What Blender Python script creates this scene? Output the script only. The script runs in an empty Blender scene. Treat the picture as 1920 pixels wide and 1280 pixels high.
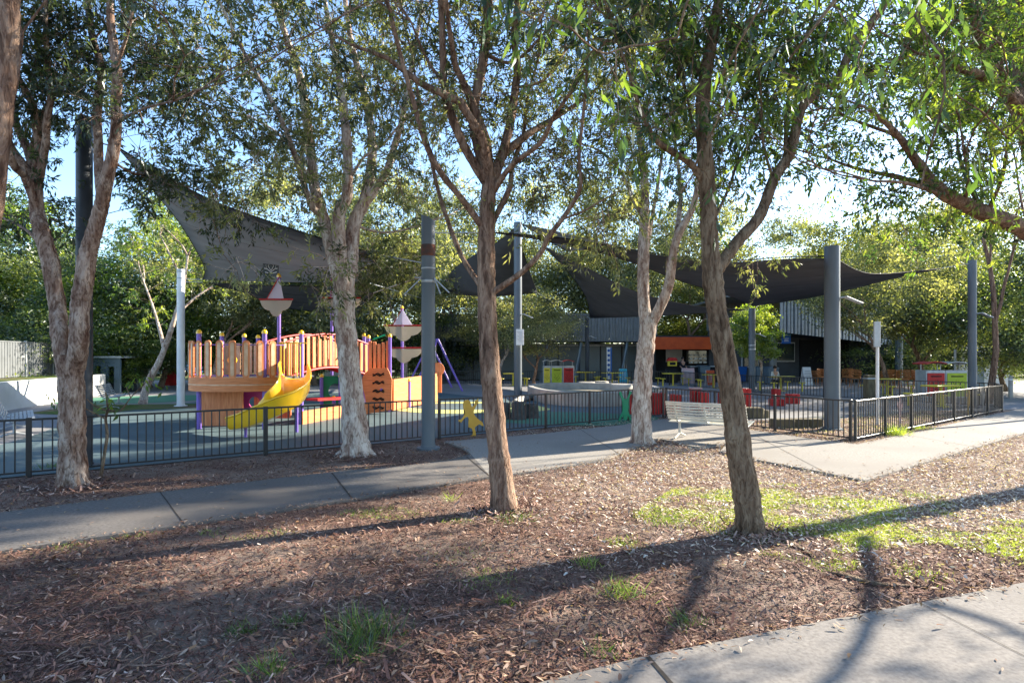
import bpy, bmesh, math, random
import numpy as np
from mathutils import Vector, Matrix
from mathutils.geometry import tessellate_polygon
R = math.radians
SC = bpy.context.scene
COL = SC.collection
rnd = random.Random(7)
nrs = np.random.RandomState(11)

# ---------------------------------------------------------------- camera, world, sun
F, EYE, HOR = 1100.0, 1.8, 668.0
cam = bpy.data.cameras.new('camera'); cam.sensor_width = 36.0; cam.lens = 36.0 * F / 1920
cam.shift_y = (HOR - 640) / 1920.0
cam.clip_start = 0.05; cam.clip_end = 3000
camo = bpy.data.objects.new('camera', cam); COL.objects.link(camo)
camo.location = (0, 0, EYE); camo.rotation_euler = (R(90), 0, 0); SC.camera = camo

SUN_AZ, SUN_EL = R(27), R(26)         # azimuth measured from +X towards +Y
w = bpy.data.worlds.new('World'); SC.world = w; w.use_nodes = True
nt = w.node_tree; nt.nodes.clear()
sky = nt.nodes.new('ShaderNodeTexSky'); sky.sky_type = 'NISHITA'; sky.sun_disc = False
sky.sun_elevation = SUN_EL; sky.sun_rotation = R(90) - SUN_AZ
sky.air_density = 1.0; sky.dust_density = 0.5; sky.ozone_density = 3.4
bgn = nt.nodes.new('ShaderNodeBackground'); bgn.inputs['Strength'].default_value = 0.12
wo = nt.nodes.new('ShaderNodeOutputWorld')
nt.links.new(sky.outputs[0], bgn.inputs[0]); nt.links.new(bgn.outputs[0], wo.inputs[0])

sl = bpy.data.lights.new('sun', 'SUN'); sl.energy = 5.0; sl.angle = R(0.53); sl.color = (1.0, 0.90, 0.75)
so = bpy.data.objects.new('sun', sl); COL.objects.link(so)
sdir = Vector((math.cos(SUN_AZ) * math.cos(SUN_EL), math.sin(SUN_AZ) * math.cos(SUN_EL), math.sin(SUN_EL)))
so.rotation_euler = sdir.to_track_quat('Z', 'Y').to_euler(); so.location = (20, 10, 20)

SC.view_settings.view_transform = 'Standard'; SC.view_settings.look = 'None'
SC.view_settings.exposure = 2.0; SC.view_settings.gamma = 1.0
SC.cycles.max_bounces = 6; SC.cycles.diffuse_bounces = 3; SC.cycles.transmission_bounces = 4
SC.cycles.transparent_max_bounces = 8; SC.cycles.use_denoising = True
SC.cycles.caustics_reflective = False; SC.cycles.caustics_refractive = False
SC.cycles.sample_clamp_indirect = 6.0

# ---------------------------------------------------------------- projection helpers (layout measured once, real distances)
def P(px, py, d):
    return Vector(((px - 960) / F * d, d, EYE - (py - HOR) / F * d))
def G(px, py, z=0.0):
    d = F * (EYE - z) / (py - HOR)
    return Vector(((px - 960) / F * d, d, z))
def on_wall(px, py, A, B):
    k = (px - 960) / F; ax, ay = A[0], A[1]; bx, by = B[0] - ax, B[1] - ay
    s = (k * ay - ax) / (bx - k * by); X, Y = ax + bx * s, ay + by * s
    return Vector((X, Y, EYE - (py - HOR) * Y / F))

# ---------------------------------------------------------------- materials
MAT = {}
def mat(name, c1, c2=None, scale=4.0, rough=0.7, bump=0.0, metal=0.0, stretch=(1, 1, 1), c3=None, detail=4.0, spec=0.3, coat=0.0, bscale=None, lo=0.35, hi=0.65):
    if name in MAT: return MAT[name]
    m = bpy.data.materials.new(name); m.use_nodes = True; n = m.node_tree; n.nodes.clear()
    out = n.nodes.new('ShaderNodeOutputMaterial'); b = n.nodes.new('ShaderNodeBsdfPrincipled')
    n.links.new(b.outputs[0], out.inputs[0])
    b.inputs['Roughness'].default_value = rough; b.inputs['Metallic'].default_value = metal
    b.inputs['Specular IOR Level'].default_value = spec; b.inputs['Coat Weight'].default_value = coat
    b.inputs['Base Color'].default_value = (*c1, 1)
    if c2 is not None or bump:
        tc = n.nodes.new('ShaderNodeTexCoord'); mp = n.nodes.new('ShaderNodeMapping'); mp.inputs['Scale'].default_value = stretch
        n.links.new(tc.outputs['Object'], mp.inputs[0])
        no = n.nodes.new('ShaderNodeTexNoise'); no.inputs['Scale'].default_value = scale; no.inputs['Detail'].default_value = detail
        n.links.new(mp.outputs[0], no.inputs['Vector'])
        if c2 is not None:
            r = n.nodes.new('ShaderNodeValToRGB'); r.color_ramp.elements[0].color = (*c1, 1); r.color_ramp.elements[0].position = lo
            r.color_ramp.elements[1].color = (*c2, 1); r.color_ramp.elements[1].position = hi
            if c3 is not None:
                e = r.color_ramp.elements.new((lo + hi) / 2); e.color = (*c3, 1)
            n.links.new(no.outputs['Fac'], r.inputs[0]); n.links.new(r.outputs[0], b.inputs['Base Color'])
        if bump:
            nb = no
            if bscale:
                nb = n.nodes.new('ShaderNodeTexNoise'); nb.inputs['Scale'].default_value = bscale; nb.inputs['Detail'].default_value = 6
                n.links.new(mp.outputs[0], nb.inputs['Vector'])
            bp = n.nodes.new('ShaderNodeBump'); bp.inputs['Strength'].default_value = bump; bp.inputs['Distance'].default_value = 0.03
            n.links.new(nb.outputs['Fac'], bp.inputs['Height']); n.links.new(bp.outputs[0], b.inputs['Normal'])
    MAT[name] = m; return m

def tint_mat(name, cols, transl=0.0, gloss=0.0, rough=0.5, pos=None):
    """surface whose colour comes from the per-face random 'tint' of each leaf / chip / blade"""
    if name in MAT: return MAT[name]
    m = bpy.data.materials.new(name); m.use_nodes = True; n = m.node_tree; n.nodes.clear()
    out = n.nodes.new('ShaderNodeOutputMaterial')
    at = n.nodes.new('ShaderNodeAttribute'); at.attribute_name = 'tint'
    r = n.nodes.new('ShaderNodeValToRGB'); el = r.color_ramp.elements
    k = len(cols)
    pos = pos or [i / (k - 1) for i in range(k)]
    el[0].color = (*cols[0], 1); el[0].position = pos[0]; el[1].color = (*cols[-1], 1); el[1].position = pos[-1]
    for i in range(1, k - 1):
        e = el.new(pos[i]); e.color = (*cols[i], 1)
    n.links.new(at.outputs['Fac'], r.inputs[0])
    d = n.nodes.new('ShaderNodeBsdfDiffuse'); n.links.new(r.outputs[0], d.inputs[0]); sh = d.outputs[0]
    if transl:
        t = n.nodes.new('ShaderNodeBsdfTranslucent')
        g = n.nodes.new('ShaderNodeMix'); g.data_type = 'RGBA'; g.blend_type = 'MULTIPLY'; g.inputs[0].default_value = 1.0
        n.links.new(r.outputs[0], g.inputs[6]); g.inputs[7].default_value = (2.2, 2.3, 0.9, 1)
        n.links.new(g.outputs[2], t.inputs[0])
        mx = n.nodes.new('ShaderNodeMixShader'); mx.inputs[0].default_value = transl
        n.links.new(sh, mx.inputs[1]); n.links.new(t.outputs[0], mx.inputs[2]); sh = mx.outputs[0]
    if gloss:
        gl = n.nodes.new('ShaderNodeBsdfGlossy'); gl.inputs['Roughness'].default_value = rough; gl.inputs[0].default_value = (.9, .95, 1, 1)
        mx = n.nodes.new('ShaderNodeMixShader'); mx.inputs[0].default_value = gloss
        n.links.new(sh, mx.inputs[1]); n.links.new(gl.outputs[0], mx.inputs[2]); sh = mx.outputs[0]
    n.links.new(sh, out.inputs[0]); MAT[name] = m; return m

def bark_mat(name, dark, mid, light, vs=0.25, sc=9.0, bump=0.8, peel=0.5):
    m = bpy.data.materials.new(name); m.use_nodes = True; n = m.node_tree; n.nodes.clear()
    out = n.nodes.new('ShaderNodeOutputMaterial'); b = n.nodes.new('ShaderNodeBsdfPrincipled'); n.links.new(b.outputs[0], out.inputs[0])
    b.inputs['Roughness'].default_value = 0.9; b.inputs['Specular IOR Level'].default_value = 0.12
    tc = n.nodes.new('ShaderNodeTexCoord'); mp = n.nodes.new('ShaderNodeMapping'); mp.inputs['Scale'].default_value = (1, 1, vs)
    n.links.new(tc.outputs['Object'], mp.inputs[0])
    a = n.nodes.new('ShaderNodeTexNoise'); a.inputs['Scale'].default_value = sc; a.inputs['Detail'].default_value = 7; a.inputs['Roughness'].default_value = .65
    a.inputs['Distortion'].default_value = 0.6
    n.links.new(mp.outputs[0], a.inputs['Vector'])
    v = n.nodes.new('ShaderNodeTexNoise'); v.inputs['Scale'].default_value = sc * 3.2; v.inputs['Detail'].default_value = 5; v.inputs['Distortion'].default_value = 1.2
    n.links.new(mp.outputs[0], v.inputs['Vector'])
    r = n.nodes.new('ShaderNodeValToRGB'); el = r.color_ramp.elements
    el[0].color = (*dark, 1); el[0].position = .34; el[1].color = (*light, 1); el[1].position = .62
    e = el.new(.47); e.color = (*mid, 1)
    n.links.new(a.outputs['Fac'], r.inputs[0])
    mx = n.nodes.new('ShaderNodeMix'); mx.data_type = 'RGBA'; mx.blend_type = 'MULTIPLY'; mx.inputs[0].default_value = peel
    r2 = n.nodes.new('ShaderNodeValToRGB'); r2.color_ramp.elements[0].position = .38; r2.color_ramp.elements[0].color = (.3, .22, .18, 1); r2.color_ramp.elements[1].position = .5
    r2.color_ramp.elements[1].color = (1, 1, 1, 1)
    n.links.new(v.outputs['Fac'], r2.inputs[0]); n.links.new(r.outputs[0], mx.inputs[6]); n.links.new(r2.outputs[0], mx.inputs[7])
    n.links.new(mx.outputs[2], b.inputs['Base Color'])
    bp = n.nodes.new('ShaderNodeBump'); bp.inputs['Strength'].default_value = bump; bp.inputs['Distance'].default_value = 0.035
    ad = n.nodes.new('ShaderNodeMath'); ad.operation = 'ADD'; n.links.new(a.outputs['Fac'], ad.inputs[0]); n.links.new(v.outputs['Fac'], ad.inputs[1])
    n.links.new(ad.outputs[0], bp.inputs['Height']); n.links.new(bp.outputs[0], b.inputs['Normal'])
    MAT[name] = m; return m

def ground_mat(name, a, b_, c, s1=14.0, s2=1.2, bump=1.0, patch=None, rough=.95, vor=True):
    """particulate ground: fine fragments over broad patches"""
    m = bpy.data.materials.new(name); m.use_nodes = True; n = m.node_tree; n.nodes.clear()
    out = n.nodes.new('ShaderNodeOutputMaterial'); b = n.nodes.new('ShaderNodeBsdfPrincipled'); n.links.new(b.outputs[0], out.inputs[0])
    b.inputs['Roughness'].default_value = rough; b.inputs['Specular IOR Level'].default_value = 0.12
    tc = n.nodes.new('ShaderNodeTexCoord')
    fi = n.nodes.new('ShaderNodeTexNoise'); fi.inputs['Scale'].default_value = s1; fi.inputs['Detail'].default_value = 8; fi.inputs['Roughness'].default_value = .7
    n.links.new(tc.outputs['Object'], fi.inputs['Vector'])
    r = n.nodes.new('ShaderNodeValToRGB'); el = r.color_ramp.elements
    el[0].color = (*a, 1); el[0].position = .35; el[1].color = (*c, 1); el[1].position = .68; e = el.new(.5); e.color = (*b_, 1)
    n.links.new(fi.outputs['Fac'], r.inputs[0]); colr = r.outputs[0]
    if patch:
        br = n.nodes.new('ShaderNodeTexNoise'); br.inputs['Scale'].default_value = s2; br.inputs['Detail'].default_value = 4
        n.links.new(tc.outputs['Object'], br.inputs['Vector'])
        r2 = n.nodes.new('ShaderNodeValToRGB'); r2.color_ramp.elements[0].position = .45; r2.color_ramp.elements[1].position = .62
        r2.color_ramp.elements[0].color = (0, 0, 0, 1); r2.color_ramp.elements[1].color = (1, 1, 1, 1)
        n.links.new(br.outputs['Fac'], r2.inputs[0])
        mx = n.nodes.new('ShaderNodeMix'); mx.data_type = 'RGBA'; n.links.new(r2.outputs[0], mx.inputs[0])
        n.links.new(colr, mx.inputs[6]); mx.inputs[7].default_value = (*patch, 1); colr = mx.outputs[2]
    n.links.new(colr, b.inputs['Base Color'])
    if bump:
        bp = n.nodes.new('ShaderNodeBump'); bp.inputs['Strength'].default_value = bump; bp.inputs['Distance'].default_value = 0.02
        n.links.new(fi.outputs['Fac'], bp.inputs['Height']); n.links.new(bp.outputs[0], b.inputs['Normal'])
    MAT[name] = m; return m

def cloth_mat(name, c, tr=.35):
    m = bpy.data.materials.new(name); m.use_nodes = True; n = m.node_tree; n.nodes.clear()
    out = n.nodes.new('ShaderNodeOutputMaterial'); d = n.nodes.new('ShaderNodeBsdfDiffuse'); t = n.nodes.new('ShaderNodeBsdfTranslucent')
    tc = n.nodes.new('ShaderNodeTexCoord'); no = n.nodes.new('ShaderNodeTexNoise'); no.inputs['Scale'].default_value = 1.3; no.inputs['Detail'].default_value = 5
    n.links.new(tc.outputs['Object'], no.inputs['Vector'])
    r = n.nodes.new('ShaderNodeValToRGB'); r.color_ramp.elements[0].color = (c[0] * .75, c[1] * .75, c[2] * .75, 1); r.color_ramp.elements[1].color = (c[0] * 1.25, c[1] * 1.25, c[2] * 1.25, 1)
    n.links.new(no.outputs['Fac'], r.inputs[0]); n.links.new(r.outputs[0], d.inputs[0]); n.links.new(r.outputs[0], t.inputs[0])
    mx = n.nodes.new('ShaderNodeMixShader'); mx.inputs[0].default_value = tr
    n.links.new(d.outputs[0], mx.inputs[1]); n.links.new(t.outputs[0], mx.inputs[2]); n.links.new(mx.outputs[0], out.inputs[0])
    MAT[name] = m; return m

# ---------------------------------------------------------------- mesh builder
class MB:
    def __init__(s): s.v = []; s.f = []
    def add(s, vs, fs):
        o = len(s.v); s.v.extend([tuple(x) for x in vs]); s.f.extend([tuple(i + o for i in f) for f in fs]); return s
    def box(s, c, size, ux=(1, 0, 0), uy=None, uz=(0, 0, 1), bev=0.0):
        ux = Vector(ux).normalized(); uz = Vector(uz).normalized()
        uy = Vector(uy).normalized() if uy is not None else uz.cross(ux).normalized()
        c = Vector(c); hx, hy, hz = size[0] / 2, size[1] / 2, size[2] / 2
        if bev <= 0:
            vs = [c + ux * (hx * a) + uy * (hy * b) + uz * (hz * d) for d in (-1, 1) for a, b in ((-1, -1), (1, -1), (1, 1), (-1, 1))]
            return s.add(vs, [(3, 2, 1, 0), (4, 5, 6, 7), (0, 1, 5, 4), (1, 2, 6, 5), (2, 3, 7, 6), (3, 0, 4, 7)])
        b = min(bev, hx * .9, hy * .9, hz * .9); vs = []
        rings = [(hx - b, hy - b, -hz), (hx, hy, -hz + b), (hx, hy, hz - b), (hx - b, hy - b, hz)]
        for (rx, ry, z) in rings:
            bb = b if rx == hx else b * .3
            for a, d in ((-rx + bb, -ry), (rx - bb, -ry), (rx, -ry + bb), (rx, ry - bb), (rx - bb, ry), (-rx + bb, ry), (-rx, ry - bb), (-rx, -ry + bb)):
                vs.append(c + ux * a + uy * d + uz * z)
        fs = [tuple(range(7, -1, -1)), tuple(range(24, 32))]
        for k in range(3):
            for j in range(8): fs.append((k * 8 + j, k * 8 + (j + 1) % 8, k * 8 + 8 + (j + 1) % 8, k * 8 + 8 + j))
        return s.add(vs, fs)
    def tube(s, pts, rad, seg=8, cap=True, jit=0.0, rng=None, flat=1.0):
        pts = [Vector(p) for p in pts]
        if not hasattr(rad, '__len__'): rad = [rad] * len(pts)
        o = len(s.v); n = len(pts); prev = None
        for i, p in enumerate(pts):
            t = (pts[min(i + 1, n - 1)] - pts[max(i - 1, 0)])
            t = t.normalized() if t.length > 1e-9 else Vector((0, 0, 1))
            if prev is None:
                a = Vector((1, 0, 0)) if abs(t.x) < .9 else Vector((0, 1, 0)); prev = (a - t * a.dot(t)).normalized()
            else:
                q = prev - t * prev.dot(t); prev = q.normalized() if q.length > 1e-6 else prev
            bi = t.cross(prev)
            for k in range(seg):
                an = 2 * math.pi * k / seg; rr = rad[i] * (1 + (jit * (rng.random() - .5) * 2 if jit else 0))
                s.v.append(tuple(p + prev * (math.cos(an) * rr) + bi * (math.sin(an) * rr * flat)))
        for i in range(n - 1):
            for k in range(seg):
                a = o + i * seg + k; b = o + i * seg + (k + 1) % seg
                s.f.append((a, b, b + seg, a + seg))
        if cap:
            s.f.append(tuple(o + k for k in range(seg - 1, -1, -1))); s.f.append(tuple(o + (n - 1) * seg + k for k in range(seg)))
        return s
    def lathe(s, c, prof, seg=20, axis=(0, 0, 1)):
        ax = Vector(axis).normalized(); a = Vector((1, 0, 0)) if abs(ax.x) < .9 else Vector((0, 1, 0))
        u = (a - ax * a.dot(ax)).normalized(); v = ax.cross(u); c = Vector(c); o = len(s.v)
        for r, z in prof:
            for k in range(seg):
                an = 2 * math.pi * k / seg; s.v.append(tuple(c + ax * z + u * (r * math.cos(an)) + v * (r * math.sin(an))))
        for i in range(len(prof) - 1):
            for k in range(seg):
                A = o + i * seg + k; B = o + i * seg + (k + 1) % seg; s.f.append((A, B, B + seg, A + seg))
        s.f.append(tuple(o + k for k in range(seg - 1, -1, -1))); s.f.append(tuple(o + (len(prof) - 1) * seg + k for k in range(seg)))
        return s
    def prism(s, pts, off):
        """pts: planar 3d outline (may be concave), off: extrusion vector"""
        pts = [Vector(p) for p in pts]; off = Vector(off); n = len(pts)
        tri = tessellate_polygon([pts]); o = len(s.v)
        s.v.extend([tuple(p) for p in pts]); s.v.extend([tuple(p + off) for p in pts])
        for t in tri: s.f.append(tuple(o + i for i in t)); s.f.append(tuple(o + n + i for i in reversed(t)))
        for i in range(n): s.f.append((o + i, o + (i + 1) % n, o + n + (i + 1) % n, o + n + i))
        return s
    def sheet(s, pts):
        pts = [Vector(p) for p in pts]; o = len(s.v); s.v.extend([tuple(p) for p in pts])
        for t in tessellate_polygon([pts]):
            a, b, c = (pts[i] for i in t)
            t = t if (b - a).cross(c - a).z > 0 else tuple(reversed(t))
            s.f.append(tuple(o + i for i in t))
        return s
    def build(s, name, material, parent=None, smooth=False, label=None):
        me = bpy.data.meshes.new(name); org = Vector(parent['_org']) if parent is not None and '_org' in parent else Vector((0, 0, 0))
        vs = s.v if org.length < 1e-9 else [(x - org.x, y - org.y, z - org.z) for x, y, z in s.v]
        me.from_pydata(vs, [], s.f); me.materials.append(material)
        bm = bmesh.new(); bm.from_mesh(me); bmesh.ops.recalc_face_normals(bm, faces=bm.faces); bm.to_mesh(me); bm.free()
        if smooth:
            me.polygons.foreach_set('use_smooth', [True] * len(me.polygons))
            try: me.set_sharp_from_angle(angle=R(40))
            except Exception: pass
        me.update(); ob = bpy.data.objects.new(name, me); COL.objects.link(ob)
        if parent is not None: ob.parent = parent
        if label: ob['label'] = label
        return ob

def tag(o, label=None, cat=None, group=None, kind=None):
    if label: o['label'] = label
    if cat: o['category'] = cat
    if group: o['group'] = group
    if kind: o['kind'] = kind
    return o
def thing(name, label, cat, loc=(0, 0, 0), rz=0.0, group=None, world=True):
    o = bpy.data.objects.new(name, None); COL.objects.link(o); o.location = loc; o.rotation_euler = (0, 0, rz)
    o.empty_display_size = .2
    if world: o['_org'] = tuple(loc)       # children are given in world coordinates
    return tag(o, label, cat, group)
def copy_tree(src, loc, rz=0.0, label=None, scale=None, group=None):
    r = src.copy(); COL.objects.link(r); r.location = loc; r.rotation_euler = (0, 0, rz)
    if scale: r.scale = scale if hasattr(scale, '__len__') else (scale,) * 3
    if label: r['label'] = label
    if group: r['group'] = group
    def rec(a, b):
        for ch in KIDS.get(a.name, [c for c in a.children]):
            c = ch.copy(); COL.objects.link(c); c.parent = b; rec(ch, c)
    rec(src, r); return r
KIDS = {}
def struct(name, mb, m, smooth=False, label=None):
    o = mb.build(name, m, None, smooth); return tag(o, label, None, None, 'structure')

def crom(pts, n):
    """Catmull-Rom through tuples of any length"""
    out = []; k = len(pts)
    for i in range(k - 1):
        p0 = pts[max(i - 1, 0)]; p1 = pts[i]; p2 = pts[i + 1]; p3 = pts[min(i + 2, k - 1)]
        for j in range(n):
            t = j / n
            out.append(tuple(.5 * ((2 * b) + (c - a) * t + (2 * a - 5 * b + 4 * c - d) * t * t + (3 * b - a - 3 * c + d) * t ** 3) for a, b, c, d in zip(p0, p1, p2, p3)))
    out.append(tuple(pts[-1])); return out

def quads_object(name, V, tint, material, parent=None, org=None, nper=4):
    """V: (n,nper,3) array of separate little faces; tint: (n,)"""
    n = V.shape[0]; me = bpy.data.meshes.new(name)
    if org is not None: V = V - np.array(org).reshape(1, 1, 3)
    me.vertices.add(n * nper); me.vertices.foreach_set('co', V.reshape(-1).astype(np.float32))
    me.loops.add(n * nper); me.loops.foreach_set('vertex_index', np.arange(n * nper, dtype=np.int32))
    me.polygons.add(n); me.polygons.foreach_set('loop_start', np.arange(0, n * nper, nper, dtype=np.int32))
    a = me.attributes.new('tint', 'FLOAT', 'FACE'); a.data.foreach_set('value', tint.astype(np.float32))
    me.materials.append(material); me.update(calc_edges=True); me.validate()
    o = bpy.data.objects.new(name, me); COL.objects.link(o)
    if parent is not None: o.parent = parent
    return o

def unit(a): return a / np.maximum(np.linalg.norm(a, axis=-1, keepdims=True), 1e-9)
def leaf_quads(C, D, L, W):
    """C base points, D unit directions, L lengths, W widths -> diamond leaves (slightly random roll)"""
    n = len(C); r = unit(nrs.normal(size=(n, 3))); S = unit(np.cross(D, r)); N = np.cross(S, D)
    mid = C + D * (L * .45)[:, None] + N * (L * .06)[:, None]
    return np.stack([C, mid + S * (W / 2)[:, None], C + D * L[:, None], mid - S * (W / 2)[:, None]], 1)

def inside(px, py, poly):
    c = np.zeros(len(px), bool); n = len(poly)
    for i in range(n):
        x1, y1 = poly[i][0], poly[i][1]; x2, y2 = poly[(i + 1) % n][0], poly[(i + 1) % n][1]
        k = ((y1 > py) != (y2 > py)) & (px < (x2 - x1) * (py - y1) / (y2 - y1 + 1e-12) + x1); c ^= k
    return c

# ---------------------------------------------------------------- material library
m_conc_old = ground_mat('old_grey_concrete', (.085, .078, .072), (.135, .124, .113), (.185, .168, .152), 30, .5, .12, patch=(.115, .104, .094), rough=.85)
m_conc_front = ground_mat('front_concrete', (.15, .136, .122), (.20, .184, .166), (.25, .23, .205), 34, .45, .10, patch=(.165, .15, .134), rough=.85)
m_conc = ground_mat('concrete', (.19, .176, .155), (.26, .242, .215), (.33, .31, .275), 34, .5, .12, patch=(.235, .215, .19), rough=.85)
m_mulch = ground_mat('bark_mulch_soil', (.045, .025, .018), (.15, .092, .068), (.34, .24, .185), 45, .7, 1.0, patch=(.24, .18, .14))
m_soft = ground_mat('rubber_softfall', (.065, .10, .108), (.09, .128, .135), (.115, .155, .16), 90, .5, .15, patch=(.075, .108, .115), rough=.7)
m_softg = ground_mat('green_rubber', (.06, .15, .10), (.075, .19, .125), (.10, .22, .15), 90, .5, .1, rough=.9)
m_softy = ground_mat('yellow_rubber', (.40, .42, .12), (.5, .5, .17), (.55, .55, .25), 90, .5, .1, rough=.9)
m_plaza = ground_mat('plaza_paving', (.17, .17, .18), (.22, .22, .225), (.28, .275, .27), 30, .4, .1, patch=(.20, .195, .19), rough=.85)
m_lawn = ground_mat('lawn', (.03, .06, .012), (.06, .11, .02), (.13, .15, .05), 25, .6, .6, patch=(.13, .10, .06))
m_black = mat('black_powder_coat', (.012, .013, .015), rough=.38, spec=.5)
m_steel = mat('grey_painted_steel', (.075, .095, .11), (.105, .125, .14), 3, .5, .1, stretch=(1, 1, .3), spec=.5)
m_dark_post = mat('navy_painted_steel', (.018, .025, .035), (.03, .038, .05), 3, .5, spec=.4)
m_rust = mat('rust', (.16, .05, .025), (.07, .05, .045), 9, .85, .3)
m_white = mat('white_paint', (.72, .72, .70), (.64, .64, .62), 3, .5)
m_cream = mat('cream_slat_paint', (.62, .60, .52), (.50, .48, .41), 6, .5, .1)
m_galv = mat('galvanised', (.45, .47, .48), (.33, .35, .36), 5, .45, .05, metal=.4)
m_render = mat('white_render', (.66, .66, .63), (.52, .51, .47), 1.2, .9, .05)
m_wood = mat('orange_board', (.76, .29, .12), (.60, .19, .07), 7, .55, .1, stretch=(3, 3, .4))
m_woodh = mat('orange_board_grain', (.74, .28, .11), (.54, .175, .06), 9, .55, .1, stretch=(.3, .3, 7))
m_tan = mat('tan_slat', (.74, .50, .32), (.62, .38, .22), 7, .55)
m_purple = mat('purple_post', (.17, .10, .42), (.20, .12, .47), 3, .4, spec=.5)
m_yel = mat('yellow_plastic', (.95, .57, .02), (.90, .50, .015), 2, .28, spec=.6, coat=.3)
m_yelp = mat('yellow_paint', (.72, .58, .05), (.60, .48, .05), 5, .45)
m_red = mat('red_paint', (.50, .02, .018), (.36, .015, .012), 5, .45)
m_mag = mat('magenta_panel', (.55, .06, .22), (.48, .05, .18), 3, .4)
m_green = mat('green_panel', (.0, .24, .11), (.0, .20, .09), 3, .4)
m_sailw = cloth_mat('white_mesh_sail', (.74, .70, .76), .4)
m_net = cloth_mat('cream_net_sail', (.55, .50, .40), .4)
m_shade = cloth_mat('shade_cloth', (.115, .125, .14), .35)
m_shade_l = cloth_mat('grey_shade_cloth', (.22, .24, .26), .5)
m_blue = mat('blue_sign', (.01, .09, .32), rough=.45)
m_lime = mat('lime_panel', (.42, .50, .03), (.36, .42, .03), 5, .5)
m_cyan = mat('cyan_board', (.05, .35, .42), rough=.5)
m_bwall = mat('dark_grey_wall', (.045, .05, .055), (.06, .066, .07), 1.5, .7)
m_cwall = mat('charcoal_wall', (.022, .024, .026), (.03, .032, .034), 1.5, .7)
m_panel = mat('blue_grey_panel', (.085, .125, .15), (.10, .145, .17), 1, .35, spec=.6)
m_clad = mat('pale_metal_cladding', (.44, .46, .46), (.34, .36, .36), 4, .45, metal=.2)
m_cladd = mat('weathered_cladding', (.17, .17, .155), (.11, .11, .10), 4, .6, stretch=(3, 3, .4))
m_orange = mat('orange_awning', (.50, .075, .012), (.40, .055, .01), 3, .6)
m_glass = mat('window_glass', (.02, .03, .035), rough=.06, spec=.9)
m_slab = mat('concrete_wall', (.36, .34, .30), (.27, .255, .225), 3, .85, .2, bscale=25)
m_stump = mat('dark_rubber_stump', (.05, .055, .055), (.09, .095, .095), 9, .8, .4)
m_sleeper = mat('weathered_timber', (.16, .13, .075), (.09, .075, .045), 8, .85, .4, stretch=(1, 1, .4))
m_wick = mat('wicker', (.42, .17, .05), (.30, .11, .03), 20, .6, .4)
m_cbond = mat('grey_steel_fence', (.15, .16, .165), (.12, .13, .135), 2, .5)
m_hole = mat('dark_recess', (.012, .012, .013), rough=.9)
m_gold = mat('ochre_panel', (.62, .36, .05), (.55, .30, .04), 3, .5)
m_pink = mat('faded_pink_panel', (.52, .33, .30), rough=.6)
m_skin = mat('skin', (.45, .25, .17), rough=.6)
m_cloth_d = mat('dark_clothes', (.02, .022, .03), rough=.9)
m_cloth_w = mat('pale_clothes', (.55, .55, .52), rough=.9)
m_hair = mat('dark_hair', (.02, .013, .01), rough=.7)

bk_paper = bark_mat('paperbark', (.19, .105, .075), (.43, .33, .265), (.62, .54, .46), .3, 7, .9, .65)
bk_paper2 = bark_mat('brown_paperbark', (.10, .05, .034), (.235, .155, .115), (.42, .33, .265), .3, 9, 1.0, .7)
bk_brown = bark_mat('red_brown_bark', (.085, .052, .036), (.20, .125, .088), (.34, .235, .165), .22, 11, 1.0, .6)
bk_dark = bark_mat('grey_brown_bark', (.07, .045, .028), (.165, .112, .072), (.26, .195, .13), .25, 10, 1.0, .6)
lf_near = tint_mat('near_gum_leaf', [(.018, .036, .018), (.04, .075, .022), (.10, .15, .03), (.24, .27, .05)], .58, .035, .4)
lf_dk = tint_mat('dark_paperbark_leaf', [(.016, .026, .016), (.042, .058, .03), (.09, .108, .045), (.19, .19, .075)], .5, .035, .4)
lf_gum = tint_mat('grey_green_leaf', [(.028, .038, .022), (.075, .088, .044), (.16, .165, .08), (.32, .30, .16)], .5, .035, .4)
lf_dense = tint_mat('deep_green_leaf', [(.014, .026, .014), (.038, .058, .025), (.095, .13, .042), (.23, .25, .085)], .45, .05, .4)
lf_olive = tint_mat('olive_leaf', [(.018, .03, .014), (.05, .066, .024), (.115, .125, .045), (.25, .24, .085)], .45, .05, .4)
lf_lime = tint_mat('yellow_green_leaf', [(.04, .07, .012), (.09, .14, .02), (.17, .22, .03), (.28, .30, .06)], .5, .05, .4)
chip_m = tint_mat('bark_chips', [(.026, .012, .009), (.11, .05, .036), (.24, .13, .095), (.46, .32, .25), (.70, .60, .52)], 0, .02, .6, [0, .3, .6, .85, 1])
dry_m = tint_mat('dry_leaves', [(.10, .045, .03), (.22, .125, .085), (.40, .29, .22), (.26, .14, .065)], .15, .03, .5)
sunlit_m = tint_mat('sunlit_dry_leaves', [(.30, .20, .15), (.52, .42, .34), (.74, .66, .57), (.55, .42, .28)], .15, .03, .5)  # lighter copy of the dry leaves: sunlight put into the colour
twig_m = mat('dry_twig', (.16, .09, .06), (.28, .18, .13), 20, .9)
grass_m = tint_mat('grass_blade', [(.022, .045, .014), (.08, .13, .025), (.22, .29, .045), (.42, .44, .13)], .35, .04, .4)

# ---------------------------------------------------------------- ground, paths
def poly(px, z=0.0): return [G(x, y, z) for x, y in px]
g = MB(); g.add([(-400, -40, 0), (400, -40, 0), (400, 900, 0), (-400, 900, 0)], [(0, 1, 2, 3)]); struct('ground', g, m_mulch)
lawn = MB(); lawn.add([(-300, 44, .006), (300, 44, .006), (300, 800, .006), (-300, 800, .006)], [(0, 1, 2, 3)]); struct('lawn', lawn, m_lawn)
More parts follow.
